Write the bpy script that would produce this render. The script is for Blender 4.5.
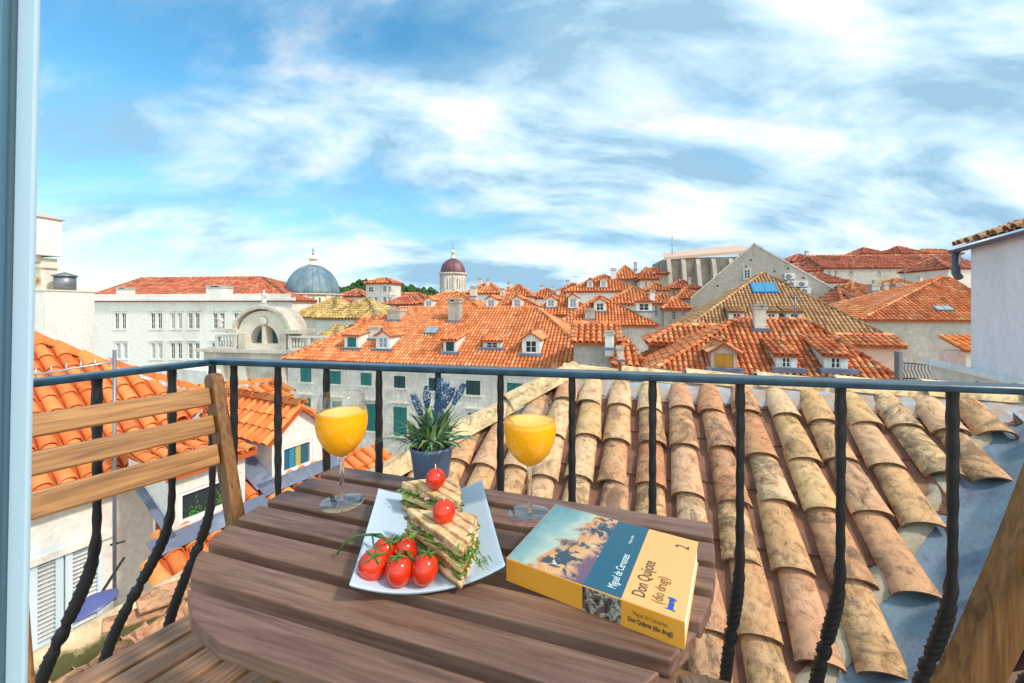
import bpy, bmesh, math, random
from mathutils import Vector, Matrix, noise
R = math.radians
for o in list(bpy.data.objects): bpy.data.objects.remove(o)
SC = bpy.context.scene
COL = SC.collection
random.seed(7)

# ------------------------------------------------------------------ camera
F = 400.0; HX = 512.0; HY = 306.0
cam = bpy.data.cameras.new('camera'); camo = bpy.data.objects.new('camera', cam); COL.objects.link(camo)
cam.sensor_width = 36; cam.lens = 36 * F / 1024; cam.shift_y = -(341.5 - HY) / 1024
cam.clip_start = 0.02; cam.clip_end = 9000
camo.location = (0, 0, 0); camo.rotation_euler = (R(90), 0, 0)
SC.camera = camo
# ------------------------------------------------------------------ world + sun
SUN_EL, SUN_AZ = 44, 116          # azimuth measured clockwise from +Y (view direction)
w = bpy.data.worlds.new('World'); SC.world = w; w.use_nodes = True
nt = w.node_tree; nt.nodes.clear()
def wn(t, **k):
    n = nt.nodes.new(t)
    for a, b in k.items(): setattr(n, a, b)
    return n
L = nt.links.new
out = wn('ShaderNodeOutputWorld'); bg = wn('ShaderNodeBackground'); bg.inputs[1].default_value = 0.135
sky = wn('ShaderNodeTexSky', sky_type='NISHITA', sun_disc=False)
sky.sun_elevation = R(SUN_EL); sky.sun_rotation = R(SUN_AZ); sky.air_density = 1.0; sky.dust_density = 0.6; sky.ozone_density = 2.2
hs = wn('ShaderNodeHueSaturation'); hs.inputs['Saturation'].default_value = 1.25; hs.inputs['Value'].default_value = 1.6
L(sky.outputs[0], hs.inputs['Color'])
hs.inputs['Hue'].default_value = 0.48
tc = wn('ShaderNodeTexCoord'); sep = wn('ShaderNodeSeparateXYZ'); L(tc.outputs['Generated'], sep.inputs[0])
def mth(op, a, b=None, clamp=False):
    n = wn('ShaderNodeMath', operation=op); n.use_clamp = clamp
    for i, v in enumerate((a, b)):
        if v is None: continue
        if hasattr(v, 'links'): L(v, n.inputs[i])
        else: n.inputs[i].default_value = v
    return n.outputs[0]
zc = mth('MAXIMUM', sep.outputs[2], 0.0); zz = mth('ADD', zc, 0.42)
cx = mth('DIVIDE', sep.outputs[0], zz); cy = mth('DIVIDE', sep.outputs[1], zz)
cmb = wn('ShaderNodeCombineXYZ'); L(cx, cmb.inputs[0]); L(cy, cmb.inputs[1])
def cloud(rot, sc, loc, scale, detail, rough, dist):
    m = wn('ShaderNodeMapping'); m.inputs['Rotation'].default_value = (0, 0, R(rot)); m.inputs['Scale'].default_value = sc; m.inputs['Location'].default_value = loc
    L(cmb.outputs[0], m.inputs[0])
    n = wn('ShaderNodeTexNoise'); n.inputs['Scale'].default_value = scale; n.inputs['Detail'].default_value = detail
    n.inputs['Roughness'].default_value = rough; n.inputs['Distortion'].default_value = dist
    L(m.outputs[0], n.inputs['Vector']); return n.outputs[0]
n1 = cloud(28, (1.0, 1.35, 1), (3.1, 7.7, 0), 1.4, 11, 0.55, 0.25)
n2 = cloud(-24, (0.9, 1.9, 1), (9.3, 1.4, 2), 2.6, 10, 0.6, 0.3)
# more cloud to the right of the view, bluer to the left and just above the far roofs
bias = mth('MULTIPLY', sep.outputs[0], 0.13)
low = mth('MULTIPLY', mth('SUBTRACT', 0.30, zc, True), 0.22)
cov = mth('ADD', mth('ADD', mth('ADD', mth('MULTIPLY', n1, 0.72), mth('MULTIPLY', n2, 0.30)), bias), low)
mr = wn('ShaderNodeMapRange', interpolation_type='SMOOTHSTEP'); L(cov, mr.inputs[0])
mr.inputs[1].default_value = 0.365; mr.inputs[2].default_value = 0.57
n3 = cloud(-15, (0.9, 1.9, 1), (2.3, 5.4, 5), 1.8, 10, 0.56, 0.35)
cr = wn('ShaderNodeValToRGB'); L(n3, cr.inputs[0])
cr.color_ramp.elements[0].position = 0.41; cr.color_ramp.elements[0].color = (2.3, 3.9, 5.2, 1)
cr.color_ramp.elements[1].position = 0.57; cr.color_ramp.elements[1].color = (6.35, 6.65, 6.8, 1)
e = cr.color_ramp.elements.new(0.50); e.color = (4.4, 5.9, 6.9, 1)
mx = wn('ShaderNodeMix', data_type='RGBA'); L(mr.outputs[0], mx.inputs[0])
hz = wn('ShaderNodeMapRange'); L(zc, hz.inputs[0]); hz.inputs[2].default_value = 0.35; hz.inputs[3].default_value = 0.62; hz.inputs[4].default_value = 1.0
hv_ = wn('ShaderNodeVectorMath', operation='SCALE'); L(hs.outputs[0], hv_.inputs[0]); L(hz.outputs[0], hv_.inputs['Scale']); L(hv_.outputs[0], mx.inputs[6]); L(cr.outputs[0], mx.inputs[7])
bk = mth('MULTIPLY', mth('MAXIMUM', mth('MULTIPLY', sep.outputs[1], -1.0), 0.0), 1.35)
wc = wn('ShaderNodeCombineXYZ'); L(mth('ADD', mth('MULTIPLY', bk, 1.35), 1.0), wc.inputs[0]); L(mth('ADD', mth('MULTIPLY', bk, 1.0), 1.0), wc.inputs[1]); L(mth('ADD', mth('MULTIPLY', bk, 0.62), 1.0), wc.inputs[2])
vm = wn('ShaderNodeVectorMath', operation='MULTIPLY'); L(mx.outputs[2], vm.inputs[0]); L(wc.outputs[0], vm.inputs[1])   # added fill: unseen sky behind the camera brightened and warmed to light the facades
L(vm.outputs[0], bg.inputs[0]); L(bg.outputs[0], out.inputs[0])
sl = bpy.data.lights.new('sun', 'SUN'); sl.energy = 2.8; sl.angle = R(6); sl.color = (1.0, 0.93, 0.84)
so = bpy.data.objects.new('sun', sl); COL.objects.link(so)
sd = Vector((math.sin(R(SUN_AZ)) * math.cos(R(SUN_EL)), math.cos(R(SUN_AZ)) * math.cos(R(SUN_EL)), math.sin(R(SUN_EL))))
so.rotation_euler = sd.to_track_quat('Z', 'Y').to_euler(); so.location = (5, -5, 20)
vs = SC.view_settings; vs.view_transform = 'Standard'; vs.look = 'None'; vs.exposure = 0.25; vs.gamma = 1
SC.render.engine = 'CYCLES'; SC.cycles.max_bounces = 8; SC.cycles.transparent_max_bounces = 8
SC.cycles.transmission_bounces = 8; SC.cycles.use_denoising = True

# ------------------------------------------------------------------ helpers
def P(px, py, Y): return Vector(((px - HX) / F * Y, Y, -(py - HY) / F * Y))
def proj(p): return (HX + F * p[0] / p[1], HY - F * p[2] / p[1])
def meta(o, label=None, cat=None, group=None, kind=None):
    if label: o['label'] = label
    if cat: o['category'] = cat
    if group: o['group'] = group
    if kind: o['kind'] = kind
    return o
def empty(name, loc, rz, label, cat, group=None):
    o = bpy.data.objects.new(name, None); COL.objects.link(o); o.location = loc; o.rotation_euler = (0, 0, rz)
    o.empty_display_size = 0.05
    return meta(o, label, cat, group)
class MB:
    def __init__(s): s.v = []; s.f = []; s.m = []; s.c = []; s.sm = []
    def face(s, idx, mi=0, col=(0.5, 0.5, 0.5), smooth=False): s.f.append(tuple(idx)); s.m.append(mi); s.c.append(col); s.sm.append(smooth)
    def quad(s, pts, mi=0, col=(0.5, 0.5, 0.5)):
        b = len(s.v); s.v += [tuple(p) for p in pts]; s.face(range(b, b + len(pts)), mi, col)
    def box(s, lo, hi, mi=0, col=(0.5, 0.5, 0.5), M=None):
        c = [Vector((x, y, z)) for z in (lo[2], hi[2]) for y in (lo[1], hi[1]) for x in (lo[0], hi[0])]
        if M is not None: c = [M @ p for p in c]
        b = len(s.v); s.v += [tuple(p) for p in c]
        for q in ((0, 2, 3, 1), (4, 5, 7, 6), (0, 1, 5, 4), (2, 6, 7, 3), (0, 4, 6, 2), (1, 3, 7, 5)): s.face([b + i for i in q], mi, col)
    def prism(s, pts, z0, z1, mi=0, col=(0.5, 0.5, 0.5)):
        n = len(pts); b = len(s.v)
        s.v += [(p[0], p[1], z0) for p in pts] + [(p[0], p[1], z1) for p in pts]
        s.face([b + i for i in reversed(range(n))], mi, col); s.face([b + n + i for i in range(n)], mi, col)
        for i in range(n): j = (i + 1) % n; s.face((b + i, b + j, b + n + j, b + n + i), mi, col)
    def lathe(s, prof, n=24, mi=0, c=(0, 0, 0), col=(0.5, 0.5, 0.5), cap=True, smooth=True):
        b = len(s.v)
        for (r, z) in prof:
            for k in range(n):
                a = 2 * math.pi * k / n; s.v.append((c[0] + r * math.cos(a), c[1] + r * math.sin(a), c[2] + z))
        for i in range(len(prof) - 1):
            for k in range(n):
                k2 = (k + 1) % n; s.face((b + i * n + k, b + i * n + k2, b + (i + 1) * n + k2, b + (i + 1) * n + k), mi, col, smooth)
        if cap:
            s.face([b + k for k in reversed(range(n))], mi, col); s.face([b + (len(prof) - 1) * n + k for k in range(n)], mi, col)
    def tube(s, pts, rad, n=8, mi=0, col=(0.5, 0.5, 0.5), sq=None, up=None, smooth=True, cap=True, fl=1.0):
        """sweep; rad float or list; sq=list of twist angles makes it a square bar"""
        pts = [Vector(p) for p in pts]; b = len(s.v); m = len(pts)
        ref = Vector(up) if up else Vector((0.31, 0.95, 0.05))
        for i, p in enumerate(pts):
            t = (pts[min(i + 1, m - 1)] - pts[max(i - 1, 0)]).normalized()
            x = ref - t * ref.dot(t)
            if x.length < 1e-5: x = t.orthogonal()
            x.normalize(); y = t.cross(x); r = rad[i] if isinstance(rad, (list, tuple)) else rad
            tw = sq[i] if sq else 0
            for k in range(n):
                a = 2 * math.pi * k / n + tw; r_ = r * (fl if k % 2 else 1.0); q = p + x * (r_ * math.cos(a)) + y * (r_ * math.sin(a)); s.v.append(tuple(q))
        for i in range(m - 1):
            for k in range(n):
                k2 = (k + 1) % n; s.face((b + i * n + k, b + i * n + k2, b + (i + 1) * n + k2, b + (i + 1) * n + k), mi, col, smooth)
        if cap:
            s.face([b + k for k in reversed(range(n))], mi, col); s.face([b + (m - 1) * n + k for k in range(n)], mi, col)
    def build(s, name, mats, parent=None, bevel=0, seg=2, fix=True):
        me = bpy.data.meshes.new(name); me.from_pydata(s.v, [], s.f)
        if not isinstance(mats, (list, tuple)): mats = [mats]
        for m in mats: me.materials.append(m)
        me.polygons.foreach_set('material_index', s.m); me.polygons.foreach_set('use_smooth', s.sm)
        ca = me.color_attributes.new('Col', 'FLOAT_COLOR', 'CORNER'); buf = []
        for f, c in zip(s.f, s.c): buf += [c[0], c[1], c[2], 1.0] * len(f)
        ca.data.foreach_set('color', buf)
        if fix:
            bm = bmesh.new(); bm.from_mesh(me); bmesh.ops.recalc_face_normals(bm, faces=bm.faces); bm.to_mesh(me); bm.free()
        me.update()
        o = bpy.data.objects.new(name, me); COL.objects.link(o)
        if parent is not None: o.parent = parent
        if bevel:
            bv = o.modifiers.new('bevel', 'BEVEL'); bv.width = bevel; bv.segments = seg; bv.limit_method = 'ANGLE'; bv.angle_limit = R(40)
        return o
def place_thing(o, base):
    """move a mesh object's origin to base (verts are in world)"""
    o.data.transform(Matrix.Translation(-Vector(base))); o.location = base; return o

# ------------------------------------------------------------------ materials
MATS = {}
def mat(name, base=(0.5, 0.5, 0.5), rough=0.6, metal=0, spec=0.5, **k):
    m = bpy.data.materials.new(name); m.use_nodes = True; b = m.node_tree.nodes['Principled BSDF']
    b.inputs['Base Color'].default_value = (*base, 1); b.inputs['Roughness'].default_value = rough
    b.inputs['Metallic'].default_value = metal; b.inputs['Specular IOR Level'].default_value = spec
    for a, v in k.items(): b.inputs[a.replace('_', ' ')].default_value = v
    MATS[name] = m; return m
class N:
    """small node helper"""
    def __init__(s, m): s.t = m.node_tree; s.b = s.t.nodes['Principled BSDF']
    def n(s, t, **k):
        q = s.t.nodes.new(t)
        for a, v in k.items(): setattr(q, a, v)
        return q
    def l(s, a, b): s.t.links.new(a, b)
    def coord(s, kind='Object', scale=(1, 1, 1), rnd=False, rot=(0, 0, 0)):
        c = s.n('ShaderNodeTexCoord'); m = s.n('ShaderNodeMapping'); m.inputs['Scale'].default_value = scale; m.inputs['Rotation'].default_value = rot
        s.l(c.outputs[kind], m.inputs[0])
        if rnd:
            oi = s.n('ShaderNodeObjectInfo'); mu = s.n('ShaderNodeMath', operation='MULTIPLY'); mu.inputs[1].default_value = 37.0
            s.l(oi.outputs['Random'], mu.inputs[0]); cb = s.n('ShaderNodeCombineXYZ')
            for i in range(3): s.l(mu.outputs[0], cb.inputs[i])
            s.l(cb.outputs[0], m.inputs['Location'])
        return m.outputs[0]
    def noise(s, vec, scale, detail=4, rough=0.5, dist=0):
        q = s.n('ShaderNodeTexNoise'); q.inputs['Scale'].default_value = scale; q.inputs['Detail'].default_value = detail
        q.inputs['Roughness'].default_value = rough; q.inputs['Distortion'].default_value = dist; s.l(vec, q.inputs['Vector']); return q.outputs[0]
    def ramp(s, fac, stops, interp='LINEAR'):
        q = s.n('ShaderNodeValToRGB'); r = q.color_ramp; r.interpolation = interp; s.l(fac, q.inputs[0])
        r.elements[0].position = stops[0][0]; r.elements[0].color = (*stops[0][1], 1); r.elements[1].position = stops[-1][0]; r.elements[1].color = (*stops[-1][1], 1)
        for p, c in stops[1:-1]: e = r.elements.new(p); e.color = (*c, 1)
        return q.outputs[0]
    def mix(s, fac, a, b, mode='MIX'):
        q = s.n('ShaderNodeMix', data_type='RGBA', blend_type=mode)
        for v, i in ((fac, 0), (a, 6), (b, 7)):
            if hasattr(v, 'links'): s.l(v, q.inputs[i])
            elif i == 0: q.inputs[0].default_value = v
            else: q.inputs[i].default_value = (*v, 1)
        return q.outputs[2]
    def math(s, op, a, b=0.0, clamp=False):
        q = s.n('ShaderNodeMath', operation=op); q.use_clamp = clamp
        for i, v in enumerate((a, b)):
            if hasattr(v, 'links'): s.l(v, q.inputs[i])
            else: q.inputs[i].default_value = v
        return q.outputs[0]
    def base(s, c): s.l(c, s.b.inputs['Base Color'])
    def bump(s, h, st=0.4, d=0.01):
        q = s.n('ShaderNodeBump'); q.inputs['Strength'].default_value = st; q.inputs['Distance'].default_value = d; s.l(h, q.inputs['Height']); s.l(q.outputs[0], s.b.inputs['Normal'])
def wood(name, dark, mid, light, rough=0.5, axis=0, spec=0.35):
    m = mat(name, mid, rough, spec=spec); n = N(m)
    sc = [38, 38, 38]; sc[axis] = 2.2
    v = n.coord(scale=tuple(sc), rnd=True); a = n.noise(v, 2.6, 7, 0.6, 0.9)
    sc2 = [120, 120, 120]; sc2[axis] = 5; v2 = n.coord(scale=tuple(sc2), rnd=True); b = n.noise(v2, 1.5, 3, 0.6)
    sc3 = [5, 5, 5]; sc3[axis] = 1.2; v3 = n.coord(scale=tuple(sc3), rnd=True); c3 = n.noise(v3, 1.6, 3, 0.5)
    c = n.ramp(a, [(0.30, dark), (0.48, mid), (0.72, light)])
    fine = n.ramp(b, [(0.32, (0.55, 0.5, 0.48)), (0.55, (1, 1, 1))])
    c = n.mix(0.6, c, fine, 'MULTIPLY')
    big = n.ramp(c3, [(0.35, (0.74, 0.74, 0.8)), (0.65, (1.16, 1.12, 1.08))])
    c = n.mix(0.8, c, big, 'MULTIPLY'); kn = n.coord(scale=tuple(2.2 if i == axis else 9 for i in range(3)), rnd=True); k_ = n.noise(kn, 1.3, 2, 0.4); c = n.mix(n.ramp(k_, [(0.70, (0, 0, 0)), (0.76, (0.75, 0.75, 0.75))]), c, tuple(x * 0.35 for x in dark))
    n.base(c); n.bump(b, 0.4, 0.001)
    return m
wood('table wood', (0.125, 0.062, 0.040), (0.19, 0.103, 0.070), (0.255, 0.152, 0.108), 0.38)
wood('chair wood', (0.20, 0.09, 0.03), (0.36, 0.18, 0.06), (0.5, 0.27, 0.10), 0.45)
wood('chair wood upright', (0.11, 0.042, 0.012), (0.22, 0.095, 0.028), (0.33, 0.155, 0.05), 0.42, axis=2)
wood('seat wood', (0.20, 0.10, 0.055), (0.36, 0.20, 0.115), (0.5, 0.31, 0.19), 0.55)
def tile_mat(name, stops, stain=(0.06, 0.045, 0.03), stain_amt=0.55, moss=0.0, pale=0.0, nscale=9.0, soft=0.12):
    m = mat(name, stops[0][1], 0.85, spec=0.2); n = N(m)
    at = n.n('ShaderNodeAttribute', attribute_name='Col'); sp = n.n('ShaderNodeSeparateColor'); n.l(at.outputs['Color'], sp.inputs[0])
    c = n.ramp(sp.outputs[0], stops)
    v = n.coord(); a = n.noise(v, nscale, 8, 0.65, 0.4)
    c = n.mix(0.75, c, n.ramp(a, [(0.3, (1 - soft * 3,) * 3), (0.5, (1, 1, 1)), (0.72, (1 + soft, 1 + soft * 1.2, 1 + soft * 1.3))]), 'MULTIPLY')
    if pale:
        bq = n.noise(v, nscale * 0.55, 6, 0.6, 0.8); pf = n.math('MULTIPLY', n.ramp(bq, [(0.5, (0, 0, 0)), (0.66, (1, 1, 1))]), pale)
        c = n.mix(pf, c, (0.66, 0.47, 0.31))
    s1 = n.noise(v, nscale * 0.5, 9, 0.75, 1.2)
    thr = n.math('ADD', s1, n.math('MULTIPLY', sp.outputs[1], 0.16))
    sf = n.math('MULTIPLY', n.ramp(thr, [(0.60, (0, 0, 0)), (0.72, (1, 1, 1))]), stain_amt)
    c = n.mix(sf, c, stain)
    if nscale > 8:
        k1 = n.noise(v, 70, 3, 0.6); k2 = n.noise(v, 5, 4, 0.6); kf = n.math('MULTIPLY', n.ramp(k1, [(0.62, (0, 0, 0)), (0.68, (1, 1, 1))]), n.ramp(k2, [(0.42, (0, 0, 0)), (0.6, (0.8, .8, .8))])); c = n.mix(kf, c, (0.10, 0.075, 0.05))
        q1 = n.noise(v, 22, 6, 0.7, 0.8); c = n.mix(1.0, c, n.ramp(q1, [(0.34, (0.62, 0.56, 0.5)), (0.5, (1, 1, 1)), (0.68, (1.12, 1.08, 1.0))]), 'MULTIPLY')
    if moss:
        m1 = n.noise(v, nscale * 0.8, 6, 0.7); mf = n.math('MULTIPLY', n.ramp(n.math('ADD', m1, n.math('MULTIPLY', sp.outputs[2], 0.2)), [(0.68, (0, 0, 0)), (0.76, (1, 1, 1))]), moss)
        c = n.mix(mf, c, (0.16, 0.15, 0.03))
    n.base(c); n.bump(a, 0.35 if nscale < 8 else 0.8, 0.01 if nscale < 8 else 0.02); return m
tile_mat('tile old', [(0.0, (0.48, 0.20, 0.10)), (0.2, (0.58, 0.31, 0.16)), (0.4, (0.66, 0.41, 0.19)), (0.6, (0.58, 0.29, 0.17)), (0.8, (0.70, 0.47, 0.27)), (1.0, (0.62, 0.37, 0.15))], stain=(0.13, 0.085, 0.055), stain_amt=0.75, moss=0.06, pale=0.35, nscale=11)
tile_mat('tile ridge', [(0.0, (0.62, 0.46, 0.25)), (0.5, (0.70, 0.55, 0.33)), (1.0, (0.66, 0.50, 0.22))], stain=(0.2, 0.16, 0.09), stain_amt=0.7, moss=0.6, pale=0.7, nscale=9)
tile_mat('tile orange', [(0.0, (0.66, 0.155, 0.04)), (0.35, (0.74, 0.20, 0.055)), (0.7, (0.78, 0.26, 0.075)), (1.0, (0.82, 0.34, 0.09))], stain_amt=0.0, nscale=7, pale=0.12)
tile_mat('tile city', [(0.0, (0.50, 0.14, 0.05)), (0.35, (0.67, 0.205, 0.072)), (0.7, (0.75, 0.265, 0.10)), (1.0, (0.77, 0.40, 0.20))], stain_amt=0.3, nscale=0.8, pale=0.22)
tile_mat('tile red', [(0.0, (0.36, 0.09, 0.05)), (0.4, (0.52, 0.14, 0.075)), (0.8, (0.58, 0.20, 0.11)), (1.0, (0.62, 0.32, 0.19))], stain_amt=0.5, nscale=0.6)
tile_mat('tile brown', [(0.0, (0.36, 0.165, 0.07)), (0.4, (0.50, 0.25, 0.11)), (0.8, (0.58, 0.33, 0.155)), (1.0, (0.64, 0.42, 0.23))], stain_amt=0.35, nscale=1.0, pale=0.3)
tile_mat('tile yellow', [(0.0, (0.32, 0.19, 0.06)), (0.4, (0.50, 0.33, 0.11)), (0.8, (0.60, 0.43, 0.17)), (1.0, (0.64, 0.48, 0.25))], stain_amt=0.5, nscale=0.8, pale=0.3)
tile_mat('tile mixed', [(0.0, (0.44, 0.10, 0.04)), (0.4, (0.64, 0.175, 0.06)), (0.8, (0.70, 0.25, 0.09)), (1.0, (0.72, 0.42, 0.20))], stain_amt=0.55, nscale=1.6, pale=0.35)
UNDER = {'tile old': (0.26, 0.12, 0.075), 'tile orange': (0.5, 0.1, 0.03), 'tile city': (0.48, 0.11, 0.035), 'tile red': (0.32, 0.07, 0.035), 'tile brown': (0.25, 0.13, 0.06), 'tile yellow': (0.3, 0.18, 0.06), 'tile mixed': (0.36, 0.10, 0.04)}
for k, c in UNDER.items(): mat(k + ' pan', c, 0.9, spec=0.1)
def plaster(name, base, dirt, amt=0.5, scale=0.8, streak=True, rough=0.85, fine=0.06):
    m = mat(name, base, rough, spec=0.2); n = N(m)
    v = n.coord(scale=(1, 1, 0.35 if streak else 1)); a = n.noise(v, scale, 8, 0.65, 0.5)
    f = n.math('MULTIPLY', n.ramp(a, [(0.48, (0, 0, 0)), (0.72, (1, 1, 1))]), amt); c = n.mix(f, base, dirt)
    v2 = n.coord(); b = n.noise(v2, scale * 12, 4, 0.6); c = n.mix(1.0, c, n.ramp(b, [(0.3, (1 - fine * 3,) * 3), (0.7, (1 + fine,) * 3)]), 'MULTIPLY')
    n.base(c); n.bump(b, 0.2, 0.01); return m
plaster('plaster white', (0.82, 0.79, 0.73), (0.52, 0.48, 0.42), 0.5, 0.35)
plaster('plaster cream', (0.76, 0.67, 0.56), (0.55, 0.42, 0.30), 0.5, 0.5)
plaster('plaster near', (0.80, 0.76, 0.70), (0.60, 0.47, 0.36), 0.55, 1.0)
plaster('plaster pink', (0.66, 0.46, 0.36), (0.45, 0.30, 0.22), 0.4, 0.9)
plaster('plaster brown', (0.42, 0.22, 0.11), (0.22, 0.12, 0.07), 0.8, 0.9)
plaster('plaster lavender', (0.86, 0.79, 0.80), (0.56, 0.46, 0.42), 0.45, 0.9, rough=0.8, fine=0.03)
tile_mat('tile terracotta', [(0.0, (0.52, 0.24, 0.13)), (0.5, (0.62, 0.33, 0.19)), (1.0, (0.55, 0.30, 0.20))], stain=(0.12, 0.08, 0.05), stain_amt=0.7, moss=0.4, pale=0.2, nscale=9)
plaster('coping', (0.60, 0.47, 0.31), (0.20, 0.17, 0.08), 0.85, 3.0, False)
plaster('mortar', (0.42, 0.34, 0.26), (0.17, 0.16, 0.06), 0.8, 6.0, False)
plaster('eave band', (0.72, 0.27, 0.14), (0.62, 0.36, 0.22), 0.7, 2.0, False)
plaster('lead', (0.15, 0.17, 0.24), (0.27, 0.33, 0.42), 0.8, 2.2, False, 0.5)
plaster('flashing', (0.19, 0.25, 0.30), (0.13, 0.115, 0.19), 0.95, 7.0, False, 0.45)
def stone(name, base, dark, bs=(0.55, 0.24), mort=(0.5, 0.47, 0.42), amt=0.6):
    m = mat(name, base, 0.9, spec=0.2); n = N(m)
    c0 = n.n('ShaderNodeTexCoord'); sp = n.n('ShaderNodeSeparateXYZ'); n.l(c0.outputs['Object'], sp.inputs[0])
    cb = n.n('ShaderNodeCombineXYZ'); n.l(n.math('ADD', sp.outputs[0], sp.outputs[1]), cb.inputs[0]); n.l(sp.outputs[2], cb.inputs[1])
    br = n.n('ShaderNodeTexBrick'); n.l(cb.outputs[0], br.inputs['Vector']); br.inputs['Scale'].default_value = 1.0
    br.inputs['Brick Width'].default_value = bs[0]; br.inputs['Row Height'].default_value = bs[1]; br.inputs['Mortar Size'].default_value = 0.012
    br.inputs['Color1'].default_value = (*[x * 0.90 for x in base], 1); br.inputs['Color2'].default_value = (*[min(1, x * 1.06) for x in base], 1); br.inputs['Mortar'].default_value = (*[x * 0.86 for x in base], 1)
    v = n.coord(scale=(1, 1, 0.5)); a = n.noise(v, 0.5, 9, 0.7, 0.6)
    f = n.math('MULTIPLY', n.ramp(a, [(0.45, (0, 0, 0)), (0.7, (1, 1, 1))]), amt)
    c = n.mix(f, br.outputs[0], dark); b = n.noise(v, 6, 4, 0.6)
    c = n.mix(1.0, c, n.ramp(b, [(0.3, (0.78,) * 3), (0.7, (1.1,) * 3)]), 'MULTIPLY'); n.base(c); n.bump(b, 0.3, 0.03); return m
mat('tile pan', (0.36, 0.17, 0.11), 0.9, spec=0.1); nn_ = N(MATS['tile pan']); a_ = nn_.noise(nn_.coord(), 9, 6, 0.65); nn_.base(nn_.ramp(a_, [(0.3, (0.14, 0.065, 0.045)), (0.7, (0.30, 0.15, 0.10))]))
stone('stone pale', (0.74, 0.69, 0.62), (0.36, 0.33, 0.29))
stone('stone grey', (0.54, 0.48, 0.42), (0.32, 0.28, 0.24), (0.4, 0.2))
stone('stone church', (0.66, 0.58, 0.49), (0.28, 0.25, 0.22), (0.8, 0.4), amt=0.8)
stone('stone fort', (0.42, 0.34, 0.27), (0.14, 0.11, 0.08), (1.0, 0.5), amt=0.9)
mat('shutter green', (0.012, 0.16, 0.145), 0.5); mat('shutter dark', (0.012, 0.05, 0.05), 0.5); mat('shutter orange', (0.62, 0.27, 0.03), 0.6); mat('shutter blue', (0.05, 0.25, 0.42), 0.45)
mat('pane dark', (0.03, 0.035, 0.04), 0.15); mat('pane grey', (0.30, 0.36, 0.38), 0.2); mat('pane teal', (0.03, 0.10, 0.13), 0.12)
mat('frame white', (0.8, 0.8, 0.78), 0.5); mat('shutter pale', (0.60, 0.70, 0.76), 0.5)
mat('dark metal', (0.035, 0.035, 0.04), 0.45, 0.3); mat('grey metal', (0.22, 0.23, 0.26), 0.45, 0.6); mat('light metal', (0.55, 0.55, 0.55), 0.35, 0.8)
mat('blue metal', (0.10, 0.11, 0.28), 0.4); mat('blue plastic', (0.03, 0.16, 0.45), 0.4)
mat('gutter grey', (0.11, 0.10, 0.125), 0.5)
mat('brass', (0.7, 0.45, 0.08), 0.3, 0.9); mat('statue stone', (0.6, 0.57, 0.52), 0.8)
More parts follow.
